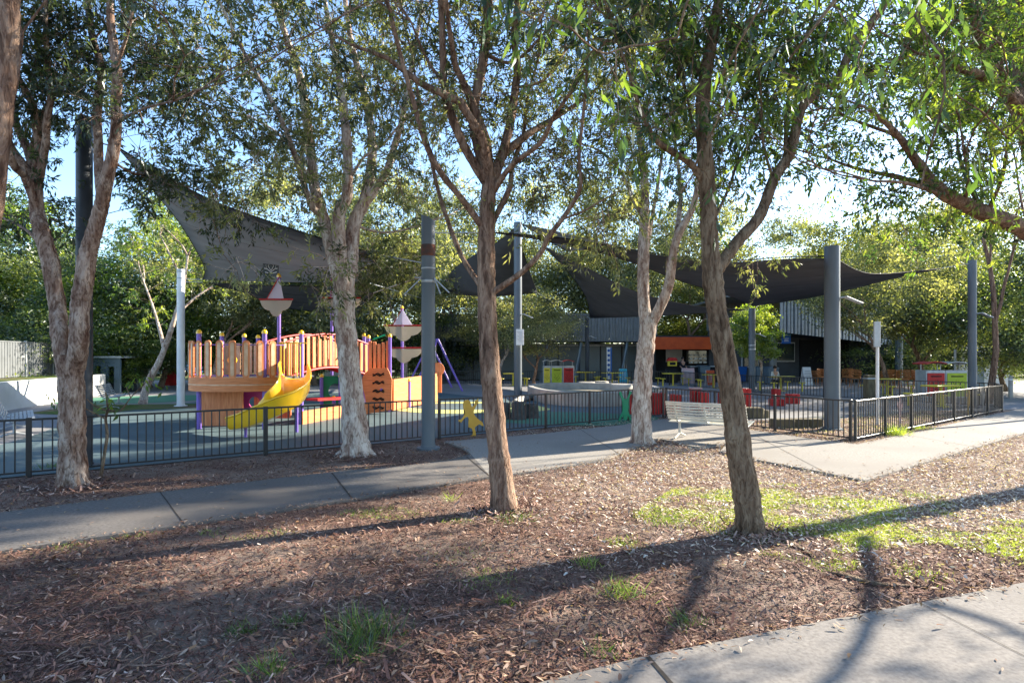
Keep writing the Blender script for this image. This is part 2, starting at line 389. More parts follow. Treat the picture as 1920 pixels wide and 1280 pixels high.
# fences' ground lines
FA, FB = Vector((-12.6, 4.84, 0)), Vector((-1.78, 12.62, 0))
FC, FD = Vector((-1.58, 12.75, 0)), Vector((4.48, 17.37, 0))
FE = Vector((7.2, 12.3, 0)); FG = Vector((15.9, 19.04, 0))
BK = [Vector((16.8, 20.4, 0)), Vector((11.9, 28, 0)), Vector((9.8, 36.5, 0)), Vector((-2, 37, 0)), Vector((-17, 42.5, 0))]
plaza = MB(); plaza.sheet([(4.48, 17.5, .010), (7.6, 16.2, .010), (11.5, 17.2, .010), (16.8, 19.7, .010), (60, 30, .010), (60, 43.8, .010), (-60, 43.8, .010), (-60, 12, .010), (-14, 7.5, .010), (-11.6, 5.7, .010), (-1.6, 12.9, .010)])
struct('paving', plaza, m_plaza)
soft = MB(); soft.sheet([(-8.9, 7.62, .016), (-1.6, 12.88, .016), (4.45, 17.45, .016), (4.7, 20.5, .016), (2.2, 22.0, .016), (-2.2, 27, .016), (-5, 31, .016), (-12, 28, .016), (-12.7, 20.5, .016), (-12.6, 17.2, .016), (-10.7, 13.0, .016), (-9.6, 9.4, .016)])
struct('softfall_surface', soft, m_soft)
def blob(cx, cy, rx, ry, z, n=28, seed=1, w=.12):
    q = random.Random(seed); ph = [q.random() * 6.28 for _ in range(3)]
    return [Vector((cx + rx * math.cos(a) * (1 + w * math.sin(2 * a + ph[0]) + w * .6 * math.sin(3 * a + ph[1])), cy + ry * math.sin(a) * (1 + w * math.sin(2 * a + ph[2])), z)) for a in [2 * math.pi * i / n for i in range(n)]]
for (a, nm, mm) in ((blob(1.6, 17.0, 2.3, 2.0, .020, seed=4), 'green_softfall', m_softg), (blob(-15.3, 24.5, 3.0, 2.6, .020, seed=2), 'green_softfall', m_softg)):
    struct(nm, MB().sheet(a), mm)
mb = MB(); ro = blob(-1.6, 20.6, 3.2, 2.1, .024, 40, 5); ri = blob(-1.9, 20.9, 2.1, 1.25, .024, 40, 5)
for i in range(40):
    j = (i + 1) % 40; mb.add([ri[i], ro[i], ro[j], ri[j]], [(0, 1, 2, 3)])
struct('yellow_softfall_ring', mb, m_softy)
struct('grass_verge', MB().sheet([(-15.2, 18.4, .020), (-12.75, 17.6, .020), (-12.6, 19.6, .020), (-10.9, 20.3, .020), (-11.5, 22.2, .020), (-16, 21.5, .020)]), m_lawn)
struct('garden_bed', MB().sheet([(5.0, 16.7, .014), (7.15, 12.45, .014), (15.8, 19.1, .014), (13.6, 19.4, .014), (8.6, 16.3, .014), (7.0, 16.5, .014)]), m_mulch)

PATH_PX = [(-500, 1034), (-250, 997), (0, 960), (330, 918), (640, 882), (760, 872), (850, 860), (882, 850), (868, 839), (832, 827), (1010, 813), (1160, 797), (1243, 785), (1405, 805), (1530, 823), (1606, 832), (1750, 802), (1880, 773), (1990, 749),
           (2120, 742), (1990, 790), (1920, 812), (1770, 856), (1622, 900), (1520, 880), (1424, 862), (1350, 846), (1362, 830), (1312, 839), (1238, 822), (1190, 838), (1130, 862), (1000, 882), (920, 893), (660, 935), (330, 985), (0, 1032), (-250, 1072), (-500, 1112)]
ZP = .035
path_w = poly(PATH_PX, ZP)
kL = PATH_PX.index((868, 839)); kR = PATH_PX.index((920, 893))
LEFT_PX = PATH_PX[:kL] + [(884, 858)] + PATH_PX[kR:]; RIGHT_PX = [(882, 850)] + PATH_PX[kL:kR + 1] + [(884, 858)]
LEFT_PX = PATH_PX[:PATH_PX.index((882, 850)) + 1] + PATH_PX[kR:]; RIGHT_PX = PATH_PX[PATH_PX.index((882, 850)):kR + 1]
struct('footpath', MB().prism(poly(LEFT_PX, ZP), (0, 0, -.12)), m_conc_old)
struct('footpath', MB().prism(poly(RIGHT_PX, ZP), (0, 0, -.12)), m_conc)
FOOT_PX = [(860, 1318), (1000, 1281), (1200, 1231), (1560, 1160), (1920, 1091), (2400, 1003), (3600, 1180), (3600, 2600), (860, 2600)]
foot_w = poly(FOOT_PX, ZP)
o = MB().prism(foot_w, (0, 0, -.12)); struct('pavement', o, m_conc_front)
def strip(a, b, wd, z=ZP + .004):
    a = Vector((a.x, a.y, z)); b = Vector((b.x, b.y, z)); t = (b - a).normalized(); n = Vector((-t.y, t.x, 0)) * wd / 2
    return [a - n, b - n, b + n, a + n]
jm = MB()
for (x1, y1, x2, y2, wd) in ((622, 886, 660, 934, .022), (875, 856, 918, 892, .02), (1214, 1230, 1275, 1300, .026), (300, 922, 345, 982, .012), (1090, 806, 1160, 850, .012)):
    jm.sheet(strip(G(x1, y1, ZP), G(x2, y2, ZP), wd))
for (x1, y1, x2, y2, wd) in ((1725, 1130, 2000, 1270, .006), (1420, 818, 1560, 892, .01), (1700, 815, 1830, 838, .012)):
    jm.sheet(strip(G(x1, y1, ZP), G(x2, y2, ZP), wd))
struct('path_joints', jm, mat('joint_gap', (.035, .028, .022), rough=.95))

# ---------------------------------------------------------------- fences
def fence(name, label, A, B, bay=1.7, h=.88, gap=.118, group=None, sink=0.0, post=.055, z0=0.0, lit=None, spacing_bar=.018):
    L = (B - A).length; n = max(1, round(L / bay)); t = (B - A) / L
    root = thing(name, label, 'fence', (A.x, A.y, z0), group=group)
    for i in range(n + 1):
        p = A + t * (L * i / n)
        MB().box((p.x, p.y, z0 + (h + .03) / 2 - .02), (post, post, h + .03), ux=t, bev=.004).build('post', m_black, root)
    for i in range(n):
        a = A + t * (L * i / n + post / 2 + .002); b = A + t * (L * (i + 1) / n - post / 2 - .002); l = (b - a).length; m = (a + b) / 2
        mbx = MB().box((m.x, m.y, z0 + h - .018), (l, .042, .032), ux=t, bev=.004).box((m.x, m.y, z0 + .085), (l, .034, .026), ux=t, bev=.004)
        k = int(l / gap); sp = l / k
        for j in range(1, k):
            q = a + t * (sp * j); mbx.box((q.x, q.y, z0 + (h - .034 + .099) / 2), (spacing_bar, spacing_bar, h - .034 - .099), ux=t)
        mbx.build('panel', m_black, root)
    return root
fg = 'black bar fences round the playground'
fence('playground_fence', 'black bar fence in front of the slide, running behind the two paperbarks on the left', FA, FB, 3.4, group=fg, post=.07)
fence('playground_fence', 'black bar fence carrying the yellow and green child cut-outs', FC, FD, 1.55, group=fg)
fence('playground_fence', 'black bar fence right behind the slatted white bench', FD + Vector((.06, -.11, 0)), FE + Vector((-.05, .09, 0)), 1.75, group=fg)
fence('playground_fence', 'black bar fence with sunlit top rail beside the concrete path on the right', FE, FG, 1.57, gap=.125, group=fg)
fence('playground_fence', 'short black bar fence closing the far right corner of the garden bed', FG + Vector((.05, .07, 0)), BK[0], 1.3, gap=.1, group=fg)
for i, lb in enumerate(('black bar fence beyond the white sign pole in front of the yellow tables', 'black bar fence between the red blocks and the café paving', 'long black bar fence before the bins and the blue grey pavilion', 'distant black bar fence behind the play ship')):
    fence('playground_fence', lb, BK[i], BK[i + 1], 2.6, gap=.14, group=fg, spacing_bar=.022)

# child shaped cut-outs bolted to the fences
def cutout(name, label, m, px, A, B, th=.012, front=.045, mirror=False):
    t = (B - A).normalized(); n = Vector((t.y, -t.x, 0))
    a, b = A + n * front, B + n * front
    pts = [on_wall(x, y, a, b) for x, y in px]; c = pts[0]
    ob = MB().prism(pts, n * th).build(name, m); tag(ob, label, 'fence cut-out', 'painted child silhouettes fixed to the fence'); return ob
def z4(l, ox=600, oy=540, s=4.0): return [(ox + x / s, oy + y / s) for x, y in l]
girl = z4([(1072, 862), (1085, 842), (1105, 836), (1124, 848), (1131, 872), (1137, 892), (1152, 880), (1163, 858), (1158, 838), (1170, 842), (1186, 826), (1182, 846), (1188, 852), (1176, 870), (1166, 892), (1152, 918), (1150, 938), (1162, 958), (1178, 975), (1196, 990), (1214, 1002), (1222, 1018), (1226, 1034), (1212, 1030), (1196, 1020), (1184, 1024), (1168, 1036),
           (1158, 1048), (1164, 1070), (1168, 1092), (1166, 1110), (1146, 1112), (1126, 1110), (1142, 1100), (1146, 1078), (1138, 1052), (1112, 1042), (1112, 1012), (1114, 982), (1108, 962), (1092, 968), (1076, 980), (1066, 996), (1056, 1010), (1050, 1000), (1038, 1000), (1036, 986), (1056, 984), (1070, 968), (1084, 946), (1086, 920), (1074, 900)])
cutout('child_cutout', 'yellow cut-out of a running girl in a dress, one arm up', m_gold, girl, FC, FD)
boy = z4([(1497, 932), (1512, 925), (1520, 940), (1535, 980), (1550, 1000), (1570, 1000), (1585, 975), (1597, 935), (1600, 922), (1618, 928), (1620, 945), (1606, 965), (1592, 1000), (1588, 1040), (1590, 1080), (1586, 1120), (1596, 1150), (1612, 1185), (1614, 1222), (1600, 1222), (1594, 1190), (1578, 1165), (1580, 1195), (1566, 1212), (1548, 1208), (1538, 1192), (1540, 1165),
          (1524, 1180), (1508, 1208), (1500, 1232), (1490, 1228), (1494, 1200), (1512, 1160), (1530, 1120), (1530, 1070), (1524, 1020), (1514, 985), (1498, 955)], 880, 560, 5.333)
cutout('child_cutout', 'green cut-out of a child doing a handstand', m_green, boy, FC, FD)
kid = [(0, .0), (.07, .02), (.06, .25), (.10, .33), (.14, .55), (.24, .70), (.20, .74), (.10, .62), (.09, .68), (.13, .75), (.08, .84), (0, .84), (-.04, .76), (-.01, .68), (-.03, .62), (-.14, .75), (-.18, .71), (-.07, .55), (-.05, .33), (-.03, .2), (-.08, .03), (-.02, .0), (.01, .18), (.02, .17)]
for (s, mm, lb) in ((.23, m_pink, 'faded pink child cut-out on the sunlit right fence'), (.70, m_gold, 'ochre child cut-out on the far half of the right fence'), (.83, m_galv, 'pale grey child cut-out near the end of the right fence')):
    p0 = FE + (FG - FE) * s; t = (FG - FE).normalized(); n = Vector((t.y, -t.x, 0)) * -1
    pts = [p0 + n * .04 + t * x + Vector((0, 0, .08 + z * .9)) for x, z in kid]
    tag(MB().prism(pts, n * .012).build('child_cutout', mm), lb, 'fence cut-out', 'painted child silhouettes fixed to the fence')

# ---------------------------------------------------------------- shade posts
def shade_post(label, px, base_y, top_y, wpx, m=m_steel, slant=0.0, lamp=None, band=None, sides=24):
    b = G(px, base_y); r = wpx / 2 * b.y / F; zt = EYE + (HOR - top_y) * b.y / F
    root = thing('shade_post', label, 'post', tuple(b), group='steel posts holding up the shade sails')
    mbx = MB(); n = sides; vs = []; 
    for z in (0, 1): 
        for k in range(n):
            a = 2 * math.pi * k / n; x = r * math.cos(a); vs.append((b.x + x, b.y + r * math.sin(a), -.05 if z == 0 else zt - slant * (x + r) / (2 * r)))
    mbx.add(vs, [(k, (k + 1) % n, n + (k + 1) % n, n + k) for k in range(n)] + [tuple(range(n - 1, -1, -1)), tuple(range(n, 2 * n))])
    mbx.build('column', m, root, smooth=True)
    MB().lathe(b + Vector((0, 0, 0)), [(r + .09, .0), (r + .09, .045), (r + .012, .05), (r + .010, .08)], 20).build('base_flange', m, root)
    for bz, bh, bm_ in (band or []):
        MB().lathe((b.x, b.y, bz), [(r + .004, -bh / 2), (r + .006, -bh * .4), (r + .006, bh * .4), (r + .004, bh / 2)], 24).build('collar', bm_, root, smooth=True)
    if lamp:
        z = lamp; q = b + Vector((r * .8, -r * .6, z))
        l = MB().tube([q, q + Vector((.10, -.03, .02))], .018, 8).build('lamp_arm', m_galv, root)
        l2 = MB().box(q + Vector((.30, -.03, -.06)), (.44, .16, .035), ux=(.92, 0, -.38), uz=(.38, 0, .92), bev=.008).build('lamp_head', m_galv, root)
    return b, r, zt, root
pA = shade_post('grey steel shade post with a rusty collar, left of the red brown tree', 803, 842, 403, 26, slant=.12, band=[(3.85, .22, m_rust), (3.5, .03, m_galv), (3.25, .05, m_galv)])
pB = shade_post('tall near-black shade post behind the leftmost paperbark', 158, 876, 220, 27, m=m_dark_post)
pC = shade_post('pale grey painted pole on the lawn left of the play ship', 339, 762, 505, 13.5, m=m_white, band=[(4.6, .05, m_galv), (4.85, .08, m_galv)])
pD = shade_post('tall grey shade post with a white notice, centre of the photo', 971, 746, 417, 15, lamp=3.6)
pE = shade_post('thick grey shade post behind the fence corner on the right', 1560, 806, 462, 27, lamp=3.22)
pF = shade_post('grey shade post beyond the dark trunk, next to the yellow green foliage', 1410, 736, 578, 12, lamp=2.9, band=[(2.35, .05, m_galv), (2.15, .05, m_galv)])
pG = shade_post('grey shade post near the right edge in front of dark trees', 1823, 764, 488, 14, lamp=3.3)
pH = shade_post('distant slim grey post beside the red bin', 1101, 716, 596, 7.5, m=m_bwall, lamp=3.2)
pI = shade_post('distant dark post seen just right of the rusty collared one', 832, 716, 552, 7, m=m_dark_post)
pJ = shade_post('distant dark post seen between the two masts of the play ship', 506, 716, 575, 8, m=m_dark_post)
# brackets on post A
root = pA[3]
for dx, dz in ((-.45, -.32), (.42, -.28), (.25, -.30), (-.25, .02)):
    MB().tube([(pA[0].x + (.13 if dx > 0 else -.13), pA[0].y - .08, 3.3), (pA[0].x + dx, pA[0].y - .12, 3.3 + dz)], .014, 6).build('bracket', m_galv, root)
# notice on post D
s = thing('notice_board', 'white notice strapped to the tall centre shade post', 'sign', tuple(P(975, 647, pD[0].y - .3)))
MB().box(P(975, 632, pD[0].y - .3), (.33, .03, .68), bev=.006).build('board', m_white, s)
q = P(975, 632, pD[0].y - .3); MB().box(q + Vector((-.02, .2, .2)), (.30, .32, .03)).build('strap', m_galv, s)
wr = MB()
for i in range(9): wr.box(q + Vector((-.02 + .02 * (i % 3), -.018, .22 - i * .05)), (.2 - .03 * (i % 3), .004, .014))
wr.build('lettering', mat('faded_print', (.35, .36, .38), rough=.8), s)

# ---------------------------------------------------------------- shade sails (Coons patches between real anchor points)
def edge(pts, n=16):
    q = crom([tuple(P(*p)) for p in pts], 8); q = [Vector(a) for a in q]
    L = [0]
    for a, b in zip(q, q[1:]): L.append(L[-1] + (b - a).length)
    out = []
    for i in range(n + 1):
        s = L[-1] * i / n; k = 0
        while k < len(L) - 2 and L[k + 1] < s: k += 1
        f = (s - L[k]) / max(1e-9, L[k + 1] - L[k]); out.append(q[k].lerp(q[k + 1], f))
    return out
SAILS = []
def sail(label, bottom, right, top, left, m, anchors=(), n=16, sag=0.0):
    """bottom a->b, right b->c, top d->c, left a->d"""
    B_, R_, T_, L_ = edge(bottom, n), edge(right, n), edge(top, n), edge(left, n)
    a, b, c, d = B_[0], B_[-1], T_[-1], T_[0]; grid = []
    for j in range(n + 1):
        v = j / n; row = []
        for i in range(n + 1):
            u = i / n
            p = B_[i] * (1 - v) + T_[i] * v + L_[j] * (1 - u) + R_[j] * u - (a * (1 - u) * (1 - v) + b * u * (1 - v) + c * u * v + d * (1 - u) * v)
            p.z -= sag * 16 * u * (1 - u) * v * (1 - v)
            row.append(p)
        grid.append(row)
    root = thing('shade_sail', label, 'shade sail', tuple(a), group='dark shade sails strung between steel posts')
    mbx = MB(); mbx.add([p for r_ in grid for p in r_], [(j * (n + 1) + i, j * (n + 1) + i + 1, (j + 1) * (n + 1) + i + 1, (j + 1) * (n + 1) + i) for j in range(n) for i in range(n)])
    ob = mbx.build('fabric', m, root, smooth=True)
    sm = ob.modifiers.new('thick', 'SOLIDIFY'); sm.thickness = .008
    for e in (B_, R_, T_, L_):
        if (e[0] - e[-1]).length > .3: MB().tube(e, .014, 6).build('edge_rope', m_hole, root)
    for p, q in anchors: MB().tube([P(*p), q], .012, 6).build('cable', m_galv, root)
    if len(set(round(v.x, 2) for v in L_)) > 2 or True:
        for j in (n // 3, 2 * n // 3): MB().tube([p + Vector((0, 0, -.004)) for p in grid[j]], .007, 4).build('seam', m_hole, root)
    SAILS.append(grid); return root, grid
top = lambda p, dz: p[0] + Vector((0, 0, p[2] - dz))
sail('big grey sail stretched over the play ship on the left', 
     [(380, 524, 20.8), (520, 528, 20.5), (690, 530, 20)], [(690, 530, 20), (694, 505, 15.5), (712, 478, 12.2)],
     [(222, 277, 10), (320, 335, 10.3), (420, 385, 10.8), (600, 446, 11.6), (712, 478, 12.2)], [(380, 524, 20.8), (383, 500, 19), (345, 430, 15), (300, 372, 12.3), (222, 277, 10)], m_shade_l,
     [((222, 277, 10), top(pB, .35)), ((380, 524, 20.8), top(pC, .35)), ((712, 478, 12.2), top(pA, .95)), ((690, 530, 20), top(pI, .7))])
sail('narrow dark sail just below the big grey one, tip at the pale pole',
     [(380, 529, 21.2), (460, 549, 23), (540, 578, 26), (680, 590, 32)], [(680, 590, 32), (680, 570, 26), (700, 549, 18)],
     [(380, 529, 21.2), (500, 535, 20.5), (620, 538, 19), (700, 549, 18)], [(380, 529, 21.2), (380, 529, 21.2)], m_shade,
     [((380, 529, 21.2), top(pC, .45)), ((680, 590, 32), top(pI, .4)), ((700, 549, 18), top(pA, 1.15))])
sail('black peaked sail hanging from the tall centre post', 
     [(820, 549, 38), (870, 553, 36), (930, 556, 35), (1008, 549, 36)], [(1008, 549, 36), (990, 500, 31), (968, 424, 25.2)],
     [(968, 424, 25.2), (968, 424, 25.2)], [(820, 549, 38), (850, 505, 35), (890, 478, 31), (935, 452, 27.5), (968, 424, 25.2)], m_shade,
     [((1008, 549, 36), top(pH, .6)), ((820, 549, 38), top(pI, .1))])
sail('black sail whose long tip points at the top of the centre post', 
     [(1106, 596, 41), (1150, 595, 38), (1250, 591, 33), (1400, 581, 29.8)], [(1400, 581, 29.8), (1400, 581, 29.8)],
     [(1020, 462, 26.5), (1100, 502, 27.5), (1195, 548, 28.6), (1300, 573, 29.4), (1400, 581, 29.8)], [(1106, 596, 41), (1100, 560, 37), (1072, 518, 32), (1020, 462, 26.5)], m_shade,
     [((1020, 462, 26.5), top(pD, .2)), ((1106, 596, 41), top(pH, .05)), ((1400, 581, 29.8), top(pF, .12))])
sail('wide dark grey sail behind the right hand trunk, held by the thick post', 
     [(1413, 574, 29), (1546, 553, 26), (1680, 521, 22.5), (1765, 503, 20.3)], [(1765, 503, 20.3), (1663, 513, 18), (1613, 509, 16.2), (1566, 484, 14.6)],
     [(925, 436, 12.2), (1060, 447, 12.4), (1195, 470, 12.8), (1347, 489, 13.4), (1470, 482, 14), (1566, 480, 14.6)], [(1413, 574, 29), (1357, 551, 25.5), (1280, 528, 21.5), (1180, 490, 17), (1060, 458, 14), (925, 436, 12.2)], m_shade,
     [((925, 436, 12.2), top(pA, .35)), ((1765, 503, 20.3), top(pG, .1)), ((1413, 574, 29), top(pF, .05))])
sail('small pale grey sail end showing just right of the tall centre post top', 
     [(978, 420, 25.4), (1010, 440, 28), (1060, 470, 33)], [(1060, 470, 33), (1130, 468, 33), (1215, 474, 34)],
     [(978, 420, 25.4), (1040, 433, 26.5), (1120, 452, 29), (1215, 474, 34)], [(978, 420, 25.4), (978, 420, 25.4)], m_shade_l, [((978, 420, 25.4), top(pD, .1))])
# emblem patch on the big sail: dark square with a white branching tree
def grid_at(grid, px, py):
    best = None
    for row in grid:
        for p in row:
            x = 960 + F * p.x / p.y; y = HOR - F * (p.z - EYE) / p.y; e = (x - px) ** 2 + (y - py) ** 2
            if best is None or e < best[0]: best = (e, p)
    return best[1]
pp = grid_at(SAILS[0], 508, 505); dd = pp.y - .45
e = thing('sail_emblem', 'dark square patch with a white tree emblem on the grey sail', 'emblem', tuple(P(508, 516, dd)))
MB().box(P(508, 506, dd), (.46, .02, .40)).build('patch', m_black, e)
tr = MB(); c0 = P(508, 514, dd - .02)
def sp(a, b, w_): tr.box((a + b) / 2 + c0, ((b - a).length, .004, w_), ux=(b - a))
V3 = lambda x, z: Vector((x, 0, z))
sp(V3(0, -.02), V3(0, .14), .03)
for sx in (-1, 1):
    for (x0, z0, x1, z1) in ((0, .06, .12, .16), (.0, .1, .08, .24), (.12, .16, .19, .17), (.12, .16, .15, .27), (.08, .24, .04, .31), (.0, .02, .17, .06)):
        sp(V3(sx * x0, z0), V3(sx * x1, z1), .018)
tr.build('tree_mark', m_white, e)

# ---------------------------------------------------------------- trees
def limb_pts(l, d0, k=5):
    """l: (px, py, width_px[, depth offset]) -> smoothed world points with radii"""
    q = []
    for a in l:
        dz = a[3] if len(a) > 3 else 0.0
        p = P(a[0], a[1], d0 + dz); q.append((p.x, p.y, p.z, a[2] / 2 * (d0 + dz) / F))
    return crom(q, k)
def twigs_and_leaves(name, root, org, limbs, trunk_mb, crown_mat, zmin=2.4, per_m=3.0, tw=(.5, 1.2), leaf=(.07, .11), lw=.018, nl=12, sub=4, droop=.6, tint=(.2, .9), seed=1, spread=1.0, extra=(), rmin=.0, keep=None, tr=.006):
    q = random.Random(seed); C = []; D = []; T = []; L = []
    def rv():
        return Vector((q.gauss(0, 1), q.gauss(0, 1), q.gauss(0, 1))).normalized()
    def spray(p, dr, ln, base_t):
        """a drooping leafy twig: wood + leaves"""
        pts = [p.copy()]; d = dr.copy(); seg = 5
        for i in range(seg):
            d = (d + Vector((0, 0, -.13 * droop)) + rv() * .22).normalized(); pts.append(pts[-1] + d * ln / seg)
        trunk_mb.tube(pts, [tr * (1 - .8 * i / seg) for i in range(seg + 1)], 3, cap=False)
        for s_ in range(sub):
            k = q.uniform(.25, 1) * seg; i = min(int(k), seg - 1); o = pts[i].lerp(pts[i + 1], k - i)
            dd = ((pts[i + 1] - pts[i]).normalized() * .6 + rv() * .8).normalized(); sl = ln * q.uniform(.2, .42); e = o + dd * sl + Vector((0, 0, -.12 * sl * droop))
            if s_ % 2 == 0: trunk_mb.tube([o, e], [tr * .5, tr * .2], 3, cap=False)
            bt = min(1, max(0, base_t + q.gauss(0, .10)))
            for _ in range(nl):
                f = q.uniform(.15, 1.05); pos = o.lerp(e, f) + rv() * .035 * spread
                ld = (dd * .6 + rv() * .6 + Vector((0, 0, -.55 * droop))).normalized()
                C.append(pos); D.append(ld); L.append(q.uniform(*leaf)); T.append(min(1, max(0, bt + q.gauss(0, .13))))
    for lm in limbs:
        for a, b in zip(lm, lm[1:]):
            pa, pb = Vector(a[:3]), Vector(b[:3]); ln = (pb - pa).length; z = (pa.z + pb.z) / 2
            if z < zmin: continue
            dl = (pb - pa).normalized() if ln > 1e-6 else Vector((0, 0, 1))
            ex = ln * per_m * (.45 + 1.3 * (math.sin(pa.x * 2.3 + pa.z * 3.1 + seed) > -.1)) * min(1, (z - zmin) / 1.0 + .25) * (1.25 if a[3] < .03 else .8)
            cnt = int(ex) + (q.random() < ex - int(ex))
            for _ in range(cnt):
                p = pa.lerp(pb, q.random()); r = rv(); r = (r - dl * r.dot(dl)).normalized()
                d = (dl * .5 + r * .9 + Vector((0, 0, .25))).normalized()
                if keep and not keep(p + d * .5): continue
                spray(p, d, q.uniform(*tw), q.uniform(*tint))
    for (p, rad, cnt) in extra:
        cen = [p + rv() * rad * q.random() ** .5 for _ in range(max(2, cnt // 8))]
        for _ in range(cnt):
            o = q.choice(cen) + rv() * (.10 + rad * .22) * q.random() ** .5
            if keep and not keep(o): continue
            spray(o, rv(), q.uniform(*tw) * .8, q.uniform(*tint))
    if not C: return None
    C = np.array([tuple(c) for c in C]); D = np.array([tuple(c) for c in D]); L = np.array(L)
    Q = leaf_quads(C, D, L, L * 0 + lw * (.7 + .6 * nrs.rand(len(L))))
    ob = quads_object('crown', Q, np.array(T), crown_mat, root, org)
    return len(L)

def E(l): return [(P(x, y, d), r, n) for x, y, d, r, n in l]
def W(l): return [(Vector((x, y, z)), r, n) for x, y, z, r, n in l]
def grow_on(lim, q, n=3, ln=1.6, bend=.25, up=.25):
    """continues a limb that leaves the frame with a few forking boughs"""
    out = []; tip = Vector(lim[-1][:3]); r = lim[-1][3]; d0 = (tip - Vector(lim[-3][:3])).normalized()
    for i in range(n):
        d = (d0 + Vector((q.gauss(0, 1), q.gauss(0, 1), q.gauss(0, .5))) * .45).normalized(); p = tip.copy(); L = [(p.x, p.y, p.z, r * .85)]
        for k in range(6):
            d = (d + Vector((q.gauss(0, bend), q.gauss(0, bend), up * .3 + q.gauss(0, bend * .5)))).normalized()
            p = p + d * ln / 4; L.append((p.x, p.y, p.z, max(.006, r * .85 * (1 - (k + 1) / 6.5))))
        out.append(L)
    return out
def near_tree(name, label, cat, base, d0, trunk, limbs, bark, leafm, ext=2, extl=1.8, jit=.032, seg=16, flare=1.10, limbs_w=(), **kw):
    q = random.Random(kw.get('seed', 1)); org = tuple(G(base[0], base[1])); root = thing(name, label, cat, org)
    mb = MB(); ls = [limb_pts(trunk, d0)] + [limb_pts(l, d0) for l in limbs] + [crom(l, 5) for l in limbs_w]
    t0 = ls[0]; z0 = t0[0][2]
    t0 = [(x, y, z, r * (1 + (flare - 1) * max(0, 1 - (z - z0) / .28) ** 2)) for x, y, z, r in t0]; ls[0] = t0
    t0.insert(0, (t0[0][0], t0[0][1], -.12, t0[0][3] * 1.1))
    allb = list(ls)
    for l in ls:
        if l[-1][2] > 3.6 and ext: allb += grow_on(l, q, ext, extl)
    for i, l in enumerate(allb):
        sg = seg if i == 0 else max(6, min(seg, int(6 + l[0][3] * 90)))
        # fine lumpiness of bark
        pts = []; rad = []
        for k in range(len(l) - 1):
            a, b = l[k], l[k + 1]; m = 2 if (i < len(ls) and a[3] > .03) else 1
            for j in range(m):
                f = j / m; pts.append(Vector(a[:3]).lerp(Vector(b[:3]), f)); rad.append((a[3] * (1 - f) + b[3] * f) * (1 + q.gauss(0, jit)))
        pts.append(Vector(l[-1][:3])); rad.append(l[-1][3])
        mb.tube(pts, rad, sg, jit=jit * .9, rng=q)
    tmb = MB(); n = twigs_and_leaves(name, root, org, allb[1:], tmb, leafm, **kw)
    mb.build('trunk', bark, root, smooth=True)
    tmb.build('twigs', bark, root)
    print(name, 'leaves', n); return root, allb

# red brown tree, middle
T1 = [(946, 959, 50), (938, 880, 42), (925, 760, 38), (916, 640, 36), (912, 530, 34), (912, 451, 32), (915, 373, 28), (918, 334, 25)]
L1 = [[(914, 345, 20), (873, 280, 17, -.1), (841, 201, 16, -.2), (832, 150, 14, -.25), (830, 100, 13, -.3), (827, 0, 12, -.4), (818, -90, 10, -.5)],
      [(916, 350, 22), (892, 256, 19, .1), (888, 205, 18, .15), (900, 147, 18, .2), (908, 100, 18, .2), (916, 0, 17, .3), (925, -110, 14, .3)],
      [(922, 350, 20), (951, 256, 17, .25), (963, 190, 16, .4), (970, 123, 14, .5), (964, 60, 12, .5), (982, -60, 9, .6)],
      [(924, 360, 13), (959, 311, 10, -.15), (1013, 268, 9, -.4), (1037, 221, 8, -.6), (1072, 170, 6, -.8), (1110, 110, 5, -1.0), (1150, 60, 3, -1.2)],
      [(922, 420, 12), (955, 354, 10, .2), (961, 311, 9, .3), (982, 248, 7, .45), (990, 180, 5, .6), (1010, 110, 4, .7)],
      [(908, 430, 15), (869, 377, 12, -.2), (826, 323, 12, -.4), (798, 268, 11, -.5), (775, 190, 10, -.6), (752, 108, 9, -.7), (725, 0, 8, -.9), (708, -70, 6, -1)],
      [(908, 545, 12), (873, 494, 10, .3), (853, 451, 9, .4), (826, 373, 8, .6), (810, 307, 7, .7), (787, 198, 5, .9), (772, 100, 4, 1.1)],
      [(918, 552, 13), (974, 514, 11, -.2), (1013, 475, 10, -.3), (1029, 444, 10, -.4), (1064, 397, 9, -.5), (1088, 350, 8, -.6), (1086, 295, 6, -.6), (1095, 198, 6, -.7), (1101, 123, 5, -.8), (1105, 20, 4, -.9)],
      [(1052, 412, 5, -.45), (1091, 397, 4, -.7), (1120, 381, 3, -.9), (1165, 355, 2, -1.1)],
      [(908, 100, 9, .2), (950, 118, 6, .3), (985, 100, 5, .2), (1040, 40, 4, 0)],
      [(833, 160, 7, -.25), (800, 110, 5, -.4), (770, 40, 4, -.5)], [(966, 165, 6, .4), (1020, 150, 5, .6), (1060, 95, 4, .8)]]
near_tree('gum_tree', 'red brown barked tree forking into many bare limbs, in the middle of the mulch', 'tree', (946, 957), 6.85, T1, L1, bk_brown, lf_gum,
          seed=3, zmin=3.6, per_m=2.2, tw=(.4, 1.0), leaf=(.07, .11), lw=.02, nl=9, sub=4, tint=(.1, .75), ext=3,
          extra=E([(880,190,6.9,.45,26),(760,310,7,.45,22),(1010,320,7.2,.45,24),(1075,300,7.4,.5,26),(1130,410,7.6,.45,26),(850,50,6.9,.5,24),(1000,60,7.2,.5,24),(700,190,6.9,.5,24),(1010,200,7.5,.5,20),(780,60,7,.5,26),(1140,250,7.4,.5,24),(970,420,8.2,.4,14)]) + W([(0.3,6.9,6.2,1.3,60),(-1.2,6.6,6.8,1.2,50),(1.3,7.6,6.6,1.2,50),(0,7,7.8,1.3,50)]))
